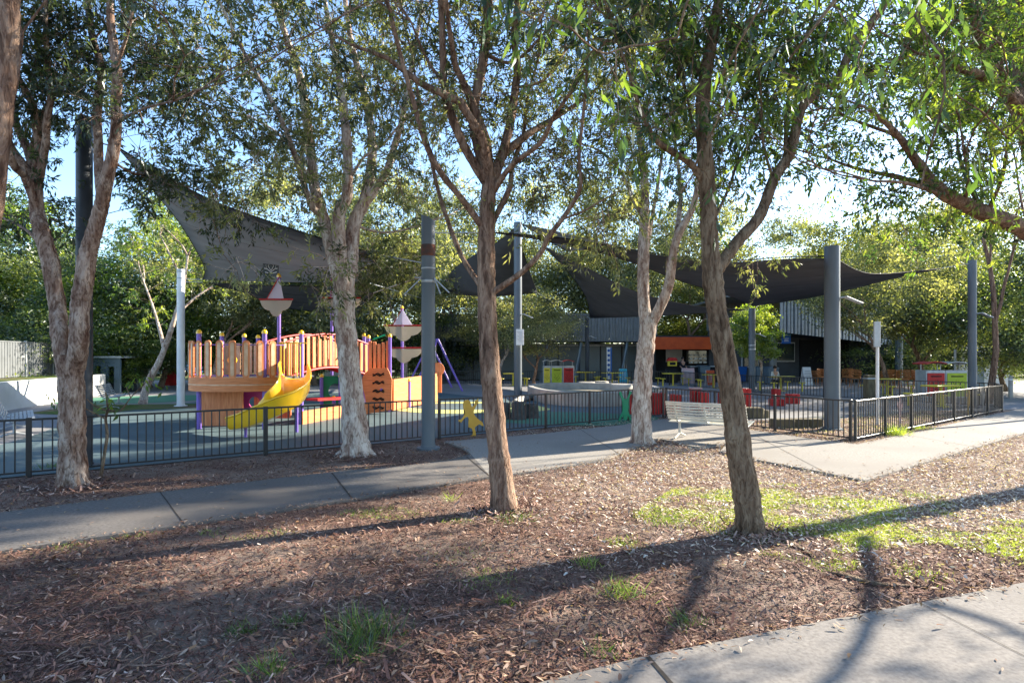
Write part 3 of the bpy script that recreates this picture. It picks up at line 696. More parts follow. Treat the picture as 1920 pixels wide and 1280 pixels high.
T2 = [(1408, 1002, 54), (1400, 930, 49), (1388, 860, 46), (1375, 760, 43), (1357, 660, 40), (1345, 590, 38), (1335, 510, 36), (1331, 451, 32), (1325, 334, 30), (1319, 256, 27), (1318, 178, 25), (1330, 100, 23), (1345, 20, 20), (1358, -80, 16)]
L2 = [[(1342, 510, 24), (1381, 455, 22, .1), (1424, 405, 21, .2), (1452, 334, 20, .3), (1483, 284, 19, .35), (1502, 205, 18, .4), (1541, 166, 17, .45), (1570, 150, 16, .4), (1603, 77, 15, .4), (1647, 27, 13, .4), (1690, -40, 10, .4)],
      [(1448, 330, 6, .3), (1432, 276, 5, .2), (1428, 217, 4, .1), (1425, 150, 3, 0), (1412, 70, 3, -.1)],
      [(1474, 290, 10, .35), (1475, 217, 9, .5), (1483, 159, 8, .6), (1498, 100, 7, .7), (1530, 20, 6, .8), (1548, -50, 4, .8)],
      [(1320, 345, 15), (1295, 307, 13, -.1), (1252, 280, 12, -.3), (1225, 256, 10, -.4), (1198, 198, 8, -.5), (1180, 140, 6, -.6), (1148, 50, 4, -.7)],
      [(1335, 420, 7), (1366, 354, 5, .3), (1381, 311, 5, .5), (1412, 252, 4, .7), (1440, 190, 2, .9)],
      [(1322, 290, 8), (1300, 240, 6, .3), (1292, 200, 5, .5), (1278, 130, 4, .7)], [(1322, 160, 10), (1290, 90, 7, .2), (1262, 20, 5, .4), (1230, -60, 4, .5)],
      [(1322, 200, 8), (1360, 130, 6, -.3), (1400, 50, 5, -.5), (1420, -40, 4, -.6)]]
near_tree('gum_tree', 'dark leaning trunk nearest the camera, rising from the bright grass patch', 'tree', (1408, 1000), 5.96, T2, L2, bk_dark, lf_near,
          seed=5, zmin=3.2, per_m=3.2, tw=(.4, .9), leaf=(.08, .13), lw=.026, nl=7, sub=4, tint=(.0, .75), ext=3, droop=1.1,
          extra=E([(1400,160,6.3,.4,14),(1460,110,6.3,.4,14),(1250,140,6,.4,16),(1200,60,6,.45,16),(1360,50,6,.45,14),(1420,250,6.4,.35,8),(1250,240,6,.35,8),(1550,60,6.3,.45,18),(1480,30,6,.45,14),(1130,120,5.8,.4,10)]) + W([(2.2,6,5.8,1.1,40),(3.6,6.6,6.2,1.1,40),(1.0,5.6,6.4,1.1,36),(2.4,6,7.2,1.3,50)]))
T3 = [(1203, 836, 42), (1203, 760, 35), (1208, 680, 33), (1216, 605, 31)]
L3 = [[(1212, 612, 24), (1206, 549, 22, .1), (1207, 451, 21, .2), (1209, 373, 17, .3), (1207, 319, 14, .3), (1203, 287, 12, .3), (1195, 220, 10, .4), (1188, 130, 8, .5), (1192, 40, 6, .5)],
      [(1221, 610, 20), (1252, 541, 18, -.2), (1260, 490, 17, -.3), (1272, 440, 15, -.4), (1299, 389, 12, -.5), (1312, 330, 10, -.6), (1332, 260, 8, -.7), (1360, 150, 6, -.8)],
      [(1268, 445, 10, -.4), (1276, 373, 8, .2), (1272, 311, 7, .4), (1262, 240, 5, .6), (1262, 150, 4, .8)],
      [(1205, 410, 8, .25), (1174, 342, 6, .6), (1162, 319, 5, .8), (1128, 285, 4, 1.0), (1090, 270, 3, 1.2)],
      [(1212, 470, 9, .2), (1224, 400, 7, .7), (1236, 330, 6, 1.0), (1245, 250, 4, 1.3)]]
near_tree('paperbark_tree', 'pale pink paperbark forking low, beside the left end of the bench', 'tree', (1203, 832), 12.05, T3, L3, bk_paper, lf_gum,
          seed=7, zmin=4.0, per_m=2.8, tw=(.6, 1.3), leaf=(.08, .13), lw=.028, nl=10, sub=4, tint=(.05, .8), ext=3, extl=2.5,
          extra=E([(1140,420,12.5,.7,24),(1200,210,12,.8,34),(1290,230,11.6,.7,26),(1120,330,12.6,.7,26),(1345,420,12,.6,16),(1240,60,12,.9,36),(1150,100,12.4,.8,30),(1330,320,12,.6,18),(1240,450,13,.5,12),(1400,330,12.4,.6,18),(1420,470,12.6,.35,10)]) + W([(2.5,12.5,6.8,1.7,40),(4.3,13,6.6,1.5,30),(0.8,12.6,6.6,1.4,24),(2.5,14,7.6,1.6,40),(5,14,8.0,1.6,40),(1.5,13,8.2,1.6,60),(3.6,12,8.4,1.6,50),(6.4,14,7.6,1.2,30)]))
T4 = [(669, 856, 54), (662, 763, 45), (652, 657, 40), (645, 575, 39), (645, 508, 42)]
L4 = [[(636, 520, 26), (624, 481, 24, .1), (612, 430, 22, .2), (590, 352, 20, .3), (583, 290, 18, .4), (567, 167, 15, .6), (547, 100, 12, .7), (513, 0, 10, .9), (490, -80, 8, 1)],
      [(604, 400, 13, .2), (583, 383, 12, 0), (547, 273, 10, -.4), (520, 210, 9, -.6), (493, 160, 8, -.7), (453, 90, 6, -.9), (410, 0, 5, -1.1)],
      [(645, 515, 26), (638, 470, 24, -.1), (636, 400, 23, -.1), (651, 364, 20, -.2), (651, 276, 18, -.2), (642, 189, 15, -.2), (632, 120, 12, -.1), (616, 40, 9, 0), (600, -50, 7, 0)],
      [(658, 515, 26), (663, 423, 25, .2), (686, 370, 22, .3), (698, 288, 17, .5), (692, 218, 15, .6), (671, 130, 12, .7), (655, 60, 10, .8), (640, -60, 8, .9)],
      [(688, 378, 16, .3), (724, 323, 14, .2), (742, 265, 12, .1), (753, 230, 11, 0), (771, 130, 9, -.1), (788, 30, 6, -.3)],
      [(660, 330, 6, -.2), (683, 294, 5, -.4), (718, 271, 5, -.6), (760, 222, 4, -.8), (800, 190, 3, -1)],
      [(672, 425, 5, .2), (720, 436, 4, .8), (770, 428, 3, 1.2)], [(586, 350, 8, .3), (560, 300, 6, 1.1), (520, 250, 5, 1.8), (470, 220, 4, 2.2)]]
near_tree('paperbark_tree', 'big pink and grey paperbark in front of the play ship bridge', 'tree', (668, 853), 10.7, T4, L4, bk_paper, lf_gum,
          seed=9, zmin=4.0, per_m=2.6, tw=(.6, 1.2), leaf=(.08, .13), lw=.029, nl=11, sub=4, tint=(.05, .8), ext=3, extl=2.5,
          extra=E([(430,200,10,.8,48),(510,270,9.8,.7,40),(580,320,9.8,.55,20),(350,150,9.8,.8,36),(450,340,9.6,.45,16),(360,310,9.4,.4,14),(700,110,11,.8,34),(740,210,11,.7,30),(590,60,11,.9,44),(480,60,10.8,.9,44),(570,210,10.8,.6,30),(640,200,11.4,.6,24),(800,330,12,.7,26),(730,450,12.6,.7,44),(700,520,12.6,.6,36),(770,500,13,.6,34),(600,500,10.2,.3,10),(458,486,9.8,.25,7),(610,560,11,.35,12),(800,200,11.5,.7,26),(660,300,11.4,.5,16),(300,90,9.8,.7,34)]) + W([(-3,10.5,8,1.6,60),(-1,11,7.6,1.5,50)]))
T5 = [(136, 912, 52), (136, 837, 45), (135, 771, 43), (133, 712, 43), (131, 665, 46)]
L5 = [[(122, 685, 30), (111, 620, 29), (108, 575, 28, .1), (99, 525, 27, .1), (95, 495, 30, .1), (80, 440, 27, .1), (70, 400, 24, .2), (67, 345, 22, .2)],
      [(72, 395, 18, .2), (47, 332, 15, 0), (27, 312, 14, -.2), (5, 265, 12, -.4), (-25, 200, 9, -.5), (-60, 100, 6, -.7)],
      [(67, 350, 17, .2), (56, 290, 16, .4), (32, 237, 13, .5), (24, 190, 11, .6), (20, 100, 9, .7), (18, 0, 7, .8), (10, -80, 5, .9)],
      [(70, 350, 16, .2), (85, 275, 13, .1), (88, 225, 12, 0), (94, 190, 10, 0), (89, 110, 9, -.1), (85, 50, 8, -.2), (90, -50, 6, -.3)],
      [(142, 690, 32), (148, 640, 32, -.1), (150, 575, 32, -.1), (158, 525, 32, -.1), (164, 480, 30, -.1), (176, 437, 27, -.1), (190, 387, 25, -.1), (200, 337, 23, -.2), (212, 287, 21, -.2), (218, 237, 19, -.2), (217, 190, 18, -.2), (220, 143, 17, -.3), (213, 83, 15, -.3), (207, 33, 13, -.3), (205, -60, 10, -.3)],
      [(190, 385, 16, -.1), (185, 312, 16, .2), (184, 262, 15, .3), (182, 212, 15, .4), (190, 133, 13, .4), (177, 83, 12, .4), (167, 33, 11, .5), (158, -60, 8, .6)],
      [(217, 232, 8, -.2), (240, 218, 6, -.5), (275, 202, 5, -.9), (325, 190, 4, -1.3)], [(208, 300, 5, -.2), (250, 325, 4, .3), (300, 330, 3, .9), (350, 350, 2, 1.3)],
      [(216, 130, 8, -.3), (240, 60, 6, -.6), (255, -20, 4, -.8)], [(95, 490, 8, .1), (60, 440, 6, .5), (20, 415, 5, .9), (-20, 400, 4, 1.2)]]
near_tree('paperbark_tree', 'leftmost forked paperbark outside the fence, next to the near-black post', 'tree', (136, 912), 8.15, T5, L5, bk_paper2, lf_dk,
          seed=11, zmin=3.9, per_m=3.0, tw=(.45, 1.0), leaf=(.08, .12), lw=.025, nl=10, sub=4, tint=(.0, .5), ext=3, extl=2.2,
          extra=E([(60,60,8.2,.5,36),(115,150,8.2,.45,34),(60,190,8.2,.45,30),(130,40,8.2,.5,34),(270,60,8.4,.5,30),(250,330,8.8,.35,14),(300,350,9,.4,20),(10,130,8,.45,24),(150,60,8.6,.5,28),(40,400,9,.4,14),(100,420,9.5,.4,14)]) + W([(-6,8.4,6.4,1.3,60),(-4.6,8.6,6.6,1.2,50)]))
# trunk leaning in at the left edge
T6 = [(-150, 1120, 58), (-110, 900, 52), (-60, 640, 46), (-25, 420, 42), (-2, 250, 38), (10, 120, 36), (18, 0, 34), (22, -120, 30)]
L6 = [[(-20, 400, 20), (4, 330, 12, .1), (12, 240, 9, .2), (30, 160, 7, .3), (42, 60, 5, .4)], [(20, -60, 20), (80, -140, 14, .3), (160, -230, 10, .6)], [(15, 20, 12), (-60, -120, 9, .2)]]
near_tree('gum_tree', 'red brown trunk cut off by the left edge of the photo', 'tree', (-150, 1120), 4.4, T6, L6, bk_brown, lf_dk, seed=13, zmin=3.9, per_m=3, tw=(.4, .8), leaf=(.06, .10), lw=.017, nl=9, tint=(0, .6), ext=3)
# big bough entering at the right edge
T7 = [(2060, 898, 64), (2045, 760, 54), (2020, 640, 50), (2000, 520, 46), (1975, 400, 42), (1945, 300, 38), (1925, 230, 34), (1905, 190, 28)]
L7 = [[(2008, 480, 36), (1950, 448, 34, -.4), (1907, 423, 32, -.6), (1850, 402, 28, -.7), (1797, 377, 26, -.8), (1757, 353, 23, -.9), (1722, 307, 17, -1), (1690, 262, 13, -1.1), (1657, 227, 9, -1.2), (1620, 200, 5, -1.3)],
      [(1757, 353, 14, -.9), (1700, 338, 11, -.6), (1680, 331, 9, -.5), (1613, 318, 6, -.3), (1560, 300, 4, 0)],
      [(1780, 368, 10, -.8), (1730, 352, 8, -1.4), (1690, 342, 6, -1.8), (1640, 340, 4, -2.2)],
      [(1715, 300, 9, -1), (1685, 258, 8, -.8), (1633, 237, 6, -.6), (1580, 215, 4, -.4), (1540, 180, 3, -.3)],
      [(1925, 215, 30), (1885, 172, 24, -.3), (1863, 153, 20, -.4), (1830, 138, 16, -.6), (1797, 127, 13, -.8), (1763, 108, 8, -1), (1720, 100, 5, -1.2)],
      [(1905, 195, 20), (1882, 150, 16, .1), (1867, 117, 14, .2), (1858, 70, 12, .3), (1853, 20, 10, .4), (1850, -60, 8, .5)],
      [(1920, 220, 26), (1912, 150, 20, .4), (1908, 60, 16, .6), (1900, -60, 12, .7)], [(1840, 395, 9, -.7), (1800, 300, 6, -.3), (1795, 250, 4, 0)], [(1810, 382, 8, -.8), (1815, 330, 6, -1.1), (1808, 290, 4, -1.3)],
      [(1853, 30, 9, .4), (1800, -10, 7, .1), (1740, -30, 5, -.2)], [(1850, 400, 8, -.7), (1880, 330, 6, -1.1), (1890, 260, 4, -1.4)],
      [(1975, 400, 26), (2080, 300, 20, .5), (2160, 160, 14, .9)], [(1990, 460, 20), (2100, 400, 14, -.8), (2200, 330, 9, -1.4)]]
near_tree('gum_tree', 'tree on the right edge whose long bough reaches in over the sail', 'tree', (2060, 898), 8.6, T7, L7, bk_brown, lf_near,
          seed=15, limbs_w=[[(8.75, 8.5, 2.9, .06), (9.1, 7.7, 3.5, .045), (9.0, 6.9, 4.0, .035), (8.3, 6.3, 4.5, .022), (7.9, 5.6, 5.2, .012)], [(9.1, 7.7, 3.5, .035), (9.9, 7.3, 3.7, .028), (10.6, 7.2, 4.1, .02), (11.2, 6.6, 4.6, .015)]], zmin=3.4, per_m=3.6, tw=(.5, 1.1), leaf=(.07, .11), lw=.027, nl=9, sub=4, tint=(.1, .95), ext=2, extl=2.0,
          extra=E([(1850,290,8,.6,40),(1740,200,8,.5,26),(1890,70,8.4,.7,44),(1700,70,8,.6,36),(1810,330,7.6,.45,26),(1600,260,8.2,.45,20),(1900,190,8,.5,26),(1640,110,8,.5,24),(1780,30,8,.6,34),(1890,380,8,.35,14),(1650,350,8,.4,14),(1700,410,9,.4,10)]) + W([(8.4,8.6,6.6,1.4,80),(9.6,9.6,7.2,1.5,64),(8.8,7.8,8.4,1.5,80),(10.6,8.6,6.0,1.4,56),(8.4,10.6,8.6,1.4,56),(12,10.8,7,1.4,56)]))
# close overhanging gum, trunk outside the frame
T8 = [(2900, 1500, 120), (2820, 900, 105), (2760, 400, 95), (2700, 0, 85), (2600, -300, 75)]
L8 = [[(2700, 0, 55), (2300, -160, 45, .6), (1950, -170, 34, .9), (1700, -120, 26, 1.0), (1520, -60, 18, 1.0), (1380, -60, 12, 1.0), (1200, -90, 8, 1.0), (1040, -80, 6, 1.1)],
      [(1640, -110, 12, 1.0), (1580, -20, 8, 1.0), (1520, 60, 5, 1.0), (1480, 110, 4, 1.1)], [(1850, -160, 12, .9), (1760, -40, 8, .9), (1715, 30, 5, .9)],
      [(1330, -70, 8, 1.0), (1290, 0, 5, 1.0), (1270, 70, 4, 1.1)], [(1100, -85, 5, 1.0), (1040, -10, 4, 1.0), (1010, 40, 3, 1.0)], [(1450, -60, 8, 1.0), (1420, 20, 5, 1.1), (1380, 90, 3, 1.2)]]
near_tree('gum_tree', 'overhanging branch of large drooping leaves at the top edge, closest foliage to the camera', 'tree', (2900, 1500), 2.4, T8, L8, bk_dark, lf_near,
          seed=21, zmin=2.2, per_m=4, tw=(.25, .55), leaf=(.09, .14), lw=.028, nl=3, sub=3, tint=(.0, .62), ext=1, extl=.7, droop=1.6, tr=.004,
          keep=lambda p: p.y > 2.2 and p.x / p.y < .9)

# thin sapling by the left fence
def sapling():
    root = thing('sapling', 'thin bare-stemmed sapling with a few leaves in front of the left fence', 'sapling', tuple(G(188, 897)))
    mb = MB(); d = 8.75; q = random.Random(4); C = []; D = []; L = []; T = []
    S = [[(188, 899, 7), (196, 850, 6), (201, 815, 6), (198, 785, 5), (203, 768, 5)], [(203, 770, 4), (180, 762, 3), (163, 748, 2)], [(203, 768, 4), (225, 770, 3), (245, 745, 2), (262, 728, 2), (275, 715, 1.5)],
         [(203, 772, 4), (200, 750, 3), (198, 735, 2)], [(198, 785, 3), (150, 760, 2), (110, 730, 1.5), (95, 715, 1)], [(245, 745, 2), (235, 722, 1.5)]]
    for l in S:
        p = limb_pts(l, d, 3); mb.tube([Vector(a[:3]) for a in p], [a[3] for a in p], 6)
    mb.build('trunk', bk_dark, root, smooth=True)
    for (x, y, n) in ((105, 750, 6), (118, 735, 6), (100, 742, 4), (200, 752, 7), (190, 742, 4), (240, 722, 8), (272, 712, 8), (262, 705, 6), (300, 725, 4), (215, 770, 4)):
        for _ in range(n):
            C.append(tuple(P(x + q.uniform(-12, 12), y + q.uniform(-8, 10), d + q.uniform(-.12, .12)))); v = Vector((q.gauss(0, .6), q.gauss(0, .6), -.8)).normalized(); D.append(tuple(v)); L.append(q.uniform(.09, .15)); T.append(q.uniform(.2, .8))
    L = np.array(L); quads_object('crown', leaf_quads(np.array(C), np.array(D), L, L * .34), np.array(T), lf_near, root, tuple(root['_org']))
sapling()

# ---------------------------------------------------------------- trees behind the playground (shared crowns)
def bg_proto(name, seed, H, W, leafm, bark, nclump, nleaf, lsize, trunk_h, tr=.16, multi=3, lo=.22, shape=1.0, lean=0.0, hole=.0, lwf=.42, droop=.4, crk=1.0):
    q = random.Random(seed); r = np.random.RandomState(seed)
    root = bpy.data.objects.new(name, None); root.empty_display_size = .2
    mb = MB(); tips = []
    def branch(p, d, ln, rad, lev):
        n = 6; pts = [p]; rr = [rad]
        for i in range(n):
            d = (d + Vector((q.gauss(0, .16), q.gauss(0, .16), .05 if lev else .1))).normalized(); pts.append(pts[-1] + d * ln / n); rr.append(rad * (1 - .55 * (i + 1) / n))
        mb.tube(pts, rr, 8 if lev == 0 else 5, jit=.06, rng=q)
        if lev >= 3: tips.append(pts[-1]); return
        for k in range(multi if lev == 0 else 3):
            i = n if k == 0 else q.randint(3, n); a = q.uniform(0, 6.28); dd = (d * .8 + Vector((math.cos(a), math.sin(a), .25)) * .75).normalized()
            branch(pts[i], dd, ln * q.uniform(.55, .8), rr[i] * .7, lev + 1)
        tips.append(pts[-1])
    branch(Vector((0, 0, -.1)), Vector((lean, 0, 1)).normalized(), trunk_h, tr, 0)
    C = []; D = []; L = []; T = []
    for i in range(nclump):
        # clump centres: on an irregular crown volume, denser towards the shell
        u = r.normal(size=3); u /= np.linalg.norm(u); rad = r.uniform(.45, 1.0) ** .6
        c = np.array([u[0] * W / 2 * rad, u[1] * W / 2 * rad, H * (lo + (1 - lo) * (.5 + .5 * u[2] * rad * shape))])
        c[0] += .12 * W * math.sin(c[2] * 1.3 + seed); c[1] += .1 * W * math.cos(c[2] * 1.1 + seed)
        if i < len(tips) and i % 2 == 0 and tips[i].z > H * lo: c = np.array(tips[i])
        if r.rand() < hole: continue
        k = int(nleaf * r.uniform(.5, 1.5)); cr = crk * r.uniform(.20, .48) * W / 6.5
        off = r.normal(size=(k, 3)) * cr * np.array([1.2, 1.2, .65]); C.append(c + off)
        d_ = unit(r.normal(size=(k, 3)) + np.array([0, 0, -droop])); D.append(d_); bt = r.uniform(.15, .95)
        T.append(np.clip(bt + r.normal(size=k) * .15, 0, 1)); L.append(lsize * r.uniform(.6, 1.3, size=k))
    C = np.concatenate(C); D = np.concatenate(D); L = np.concatenate(L); T = np.concatenate(T)
    COL.objects.link(root)
    mb.build('trunk', bark, root, smooth=True)
    quads_object('crown', leaf_quads(C, D, L, L * lwf), T, leafm, root)
    return root
PR = {
 'gum': bg_proto('gum_tree', 31, 9, 7.5, lf_gum, bk_paper, 130, 240, .15, 3.0, .17, 3, .30),
 'gum2': bg_proto('gum_tree', 37, 9, 7, lf_gum, bk_brown, 105, 220, .15, 3.3, .15, 4, .34, hole=.1),
 'dense': bg_proto('evergreen_tree', 41, 8, 7.5, lf_dense, bk_dark, 150, 260, .16, 2.0, .18, 3, .10),
 'leafy': bg_proto('leafy_tree', 43, 8, 6.5, lf_near, bk_dark, 140, 230, .17, 2.2, .15, 3, .14),
 'lime': bg_proto('lime_green_tree', 47, 5, 3.2, lf_lime, bk_paper, 70, 170, .15, 1.8, .10, 3, .30),
 'olive': bg_proto('olive_green_tree', 45, 8, 6.5, lf_olive, bk_dark, 150, 230, .16, 2.2, .15, 3, .16),
 'tall': bg_proto('tall_shade_tree', 59, 15, 9.5, lf_near, bk_brown, 120, 330, .16, 6.0, .22, 3, .58, crk=.5),  # high clumped crown shaped to throw streaks of shade
 'shrub': bg_proto('shrub', 53, 3, 5, lf_dense, bk_dark, 70, 220, .13, .8, .07, 3, .05),
}
used = set()
def place(kind, px, d, h, w=None, label='', cat='tree', rz=None, group=None):
    src = PR[kind]; H0 = {'gum': 9, 'gum2': 9, 'dense': 8, 'leafy': 8, 'lime': 5, 'shrub': 3, 'tall': 15, 'olive': 8}[kind]
    s = h / H0; sw = (w or s * {'gum': 7.5, 'gum2': 7, 'dense': 7.5, 'leafy': 6.5, 'lime': 3.2, 'shrub': 5, 'tall': 9.5, 'olive': 6.5}[kind]) / {'gum': 7.5, 'gum2': 7, 'dense': 7.5, 'leafy': 6.5, 'lime': 3.2, 'shrub': 5, 'tall': 9.5, 'olive': 6.5}[kind]
    loc = ((px - 960) / F * d, d, 0); rz = rnd.uniform(0, 6.28) if rz is None else rz
    if kind in used: o = copy_tree(src, loc, rz, label, (sw, sw, s))
    else:
        used.add(kind); o = src; o.location = loc; o.rotation_euler = (0, 0, rz); o.scale = (sw, sw, s); o['label'] = label
    o['category'] = cat; o['group'] = group or ('shrubs behind the playground' if cat == 'shrub' else 'trees standing behind the playground')
    return o
BG = [
 ('leafy', -10, 38, 13.0, 12, 'bright green leafy tree above the grey steel fence at the far left'),
 ('dense', 70, 35, 9.0, 9, 'dark evergreen behind the leftmost paperbark trunk'),
 ('dense', 195, 31, 7.0, 8, 'dark evergreen above the grey playhouse'),
 ('leafy', 300, 33, 9.2, 7.5, 'tall green tree just left of the pale grey pole'),
 ('gum2', 395, 31, 9.5, 7.5, 'olive gum tree filling the gap under the big sail at its left'),
 ('dense', 470, 38, 9.5, 9, 'dark tree behind the first mast of the play ship'),
 ('gum', 530, 44, 16, 12, 'tall grey green gum rising above the big grey sail'),
 ('olive', 590, 36, 8.5, 8, 'green tree behind the arched bridge of the play ship'),
 ('dense', 690, 40, 9.5, 9, 'dark tree just right of the big middle-left paperbark trunk'),
 ('gum', 760, 38, 13.5, 9, 'pale grey gum above the rear mast of the play ship'),
 ('gum', 700, 52, 18, 13, 'far gum topping the trees left of the rusty collared post'),
 ('gum2', 850, 47, 15, 10, 'gum with brown limbs behind the red brown middle tree'),
 ('dense', 872, 48.5, 8, 8, 'low dark evergreen under the black peaked sail'),
 ('gum', 935, 40, 7.5, 7, 'pale gum with hanging foliage right behind the tall centre post'),
 ('gum2', 1000, 31, 5.2, 5, 'small brown trunked tree leaning left of the colourful bins'),
 ('gum', 1040, 50, 17, 12, 'tall pale gum beyond the pavilion roof, centre right'),
 ('olive', 1110, 50, 11, 8, 'green tree seen between the two black sails'),
 ('gum', 1190, 47, 16, 11, 'large gum behind the forked pale pink paperbark'),
 ('gum2', 1300, 50, 15.5, 11, 'brown limbed gum above the orange awning, behind the dark trunk'),
 ('lime', 1422, 31.5, 4.7, 2.7, 'bright yellow green tree beside the slim post right of the dark trunk'),
 ('gum', 1500, 54, 15, 11, 'pale gum rising behind the café roof'),
 ('olive', 1590, 46, 12.5, 9, 'green tree behind the thick right hand post'),
 ('gum2', 1668, 28, 8.4, 6.4, 'spreading gum with a pinkish trunk behind the white sign pole'),
 ('olive', 1735, 34, 10.2, 8, 'yellow tinged leafy tree above the red and lime bins'),
 ('gum', 1800, 44, 14, 10, 'hazy gum behind the shade post near the right edge'),
 ('dense', 1885, 30, 6.2, 6.2, 'almost black evergreen at the right edge beyond the path'),
 ('dense', 1990, 26, 8, 8, 'dark evergreen cut by the right edge above the bollards'),
 ('leafy', -260, 23, 8.5, 6, 'leafy tree mostly outside the left edge'),
 ('dense', 1330, 58, 10.5, 13, 'broad dark tree closing the gap above the kiosk roof'),
 ('olive', 1240, 60, 10, 11, 'green tree behind the ribbed fascia, left of the kiosk'),
 ('gum2', 1530, 60, 13, 12, 'far gum in the bright gap of sky on the right'),
 ('tall', 1980, 17.1, 15.5, 4.6, 'tall tree added just outside the right edge, high crown behind the long bough shaped for shade'),  # trunk out of view; tree added so its crown shades the left path
 ('tall', 1852, 22.3, 16.5, 5.4, 'tall dark trunked tree just right of the last shade post, crown added for shade'),  # high crown added to shade the softfall on the left
 ('dense', 1770, 52, 9, 12, 'dark tree in deep shade behind the red and lime bins'),
]
for k, px, d, h, w_, lb in BG: place(k, px, d, h, w_, lb)
SH = [('shrub', 20, 26, 3.0, 6, 'dark shrub behind the grey steel fence'), ('shrub', 150, 36, 3.2, 8, 'dark shrub behind the playhouse roof'), ('leafy', 232, 30, 3.4, 4.0, 'sunlit yellow green bush above the pinkish pillars'),
      ('leafy', 285, 33, 3.3, 3.6, 'sunlit bush between the pillars and the pale pole'), ('shrub', 420, 40, 3.5, 8, 'dark shrub seen through the pill shaped slats'), ('shrub', 560, 44, 3.8, 9, 'dark shrub under the arched bridge'),
      ('shrub', 700, 46, 4.0, 9, 'dark shrub behind the climbing wall tower'), ('shrub', 800, 45, 3.6, 8, 'dark shrub behind the rear mast'), ('shrub', 1690, 40, 3.4, 9, 'dark shrub behind the wicker chairs on the right'),
      ('shrub', 1800, 46, 3.6, 9, 'dark shrub in the shade behind the lime bin'), ('shrub', 1935, 52, 3.6, 10, 'shrub beyond the bollards at the right edge')]
for k, px, d, h, w_, lb in SH: place(k, px, d, h, w_, lb, 'shrub')
hb = MB().add([(-90, 66, 0), (90, 66, 0), (90, 66.5, 5.5), (-90, 66.5, 5.5)], [(0, 1, 2, 3)])
def woods():
    r = np.random.RandomState(5); n = 60000
    c = np.stack([r.uniform(-110, 110, n), r.uniform(66, 78, n), r.uniform(0, 1, n)], 1)
    top_ = 8 + 2.5 * np.sin(c[:, 0] * .21) + 1.8 * np.sin(c[:, 0] * .53 + 1) + r.normal(size=n) * .6
    c[:, 2] *= top_; cl = np.sin(c[:, 0] * .9) * np.sin(c[:, 2] * 1.3 + c[:, 0] * .3)
    L = r.uniform(.35, .8, n)
    o = quads_object('distant_woods', leaf_quads(c, unit(r.normal(size=(n, 3))), L, L * .55), np.clip(.4 + .25 * cl + r.normal(size=n) * .15, 0, 1), lf_gum)
    tag(o, 'mass of far trees closing the view behind everything', 'woods', None, 'stuff')
woods()
# leaning pale trunk left of the pale pole
lt = [(268, 757, 15), (272, 735, 13), (282, 708, 12), (295, 685, 11), (308, 655, 10), (320, 620, 9), (332, 580, 7), (345, 530, 5), (352, 480, 4)]
near_tree('gum_tree', 'small leaning tree with sunlit pale trunk on the lawn left of the pale pole', 'tree', (268, 757), 22.2, lt, [[(308, 655, 8), (300, 620, 6, .4), (285, 570, 4, .8), (270, 530, 3, 1.2)], [(330, 590, 5), (370, 555, 4, .5), (410, 530, 3, 1)], [(345, 530, 5), (320, 480, 3, .5), (300, 440, 2, 1)]],
          bk_paper, lf_near, seed=23, zmin=2.6, per_m=6, tw=(.6, 1.3), leaf=(.12, .18), lw=.045, nl=10, tint=(.3, 1), ext=2, extl=1.6)
#PART3
# ---------------------------------------------------------------- pavilion, kiosk and café
pav = thing('pavilion', 'long blue grey pavilion with slanting columns and a ribbed fascia, behind the bins', 'building', (-1, 45, 0))
x0, x1 = -6.4, 10.9
MB().box(((x0 + x1) / 2, 46.2, 1.4), (x1 - x0, .3, 2.8)).build('wall', m_panel, pav)
for i in range(11):
    x = x0 + (x1 - x0) * (i + .02) / 10.4; MB().box((x, 46.0, 1.4), (.09, .08, 2.78)).build('mullion', m_bwall, pav)
MB().box(((x0 + x1) / 2, 45.98, 2.66), (x1 - x0 - .1, .09, .08)).build('head_rail', m_galv, pav)
fa = MB(); k = int((x1 - x0) / .22)
for i in range(k):
    x = x0 + .22 * i; fa.box((x, 43.0 + (.03 if i % 2 else 0), 3.9), (.2, .06, 2.0))
fa.build('ribbed_fascia', m_cladd, pav)
MB().box(((x0 + x1) / 2, 44.6, 2.92), (x1 - x0, 3.1, .1)).build('soffit', m_cwall, pav)
MB().box(((x0 + x1) / 2, 44.7, 4.95), (x1 - x0 + .4, 3.6, .12), uz=(0, -.05, 1)).build('roof', m_cladd, pav)
for x in (-4.4, -1.6, 2.4, 4.9, 8.3):
    MB().tube([(x - .28, 43.3, 0), (x + .22, 43.3, 2.88)], .11, 8).build('slanting_column', m_panel, pav)
    MB().tube([(x + .1, 43.5, 0), (x + .1, 43.5, 2.88)], .07, 8).build('column', m_bwall, pav)
bal = thing('balcony_house', 'pale blue framed house with a white balustrade, seen past the middle trunk', 'house', tuple(G(870, 703)))
bx, by = G(870, 703).x, G(870, 703).y
MB().box((bx, by + 3, 2.4), (6.0, .3, 4.8)).build('wall', m_bwall, bal)
rl = MB()
for zb in (3.0, .1):
    rl.box((bx, by, zb + .95), (5.6, .06, .06)); rl.box((bx, by, zb), (5.6, .1, .1))
    for i in range(38): rl.box((bx - 2.75 + i * .15, by, zb + .48), (.04, .03, .9))
rl.build('balustrade', m_white, bal)
for dx in (-2.7, 0, 2.7): MB().box((bx + dx, by - .04, 2.6), (.16, .16, 5.2)).build('post', m_panel, bal)
MB().box((bx, by + 1.5, 2.94), (5.8, 3.0, .14)).build('floor_slab', m_white, bal)
MB().box((bx, by + 1.4, 5.3), (6.6, 3.6, .14)).build('roof', m_galv, bal)

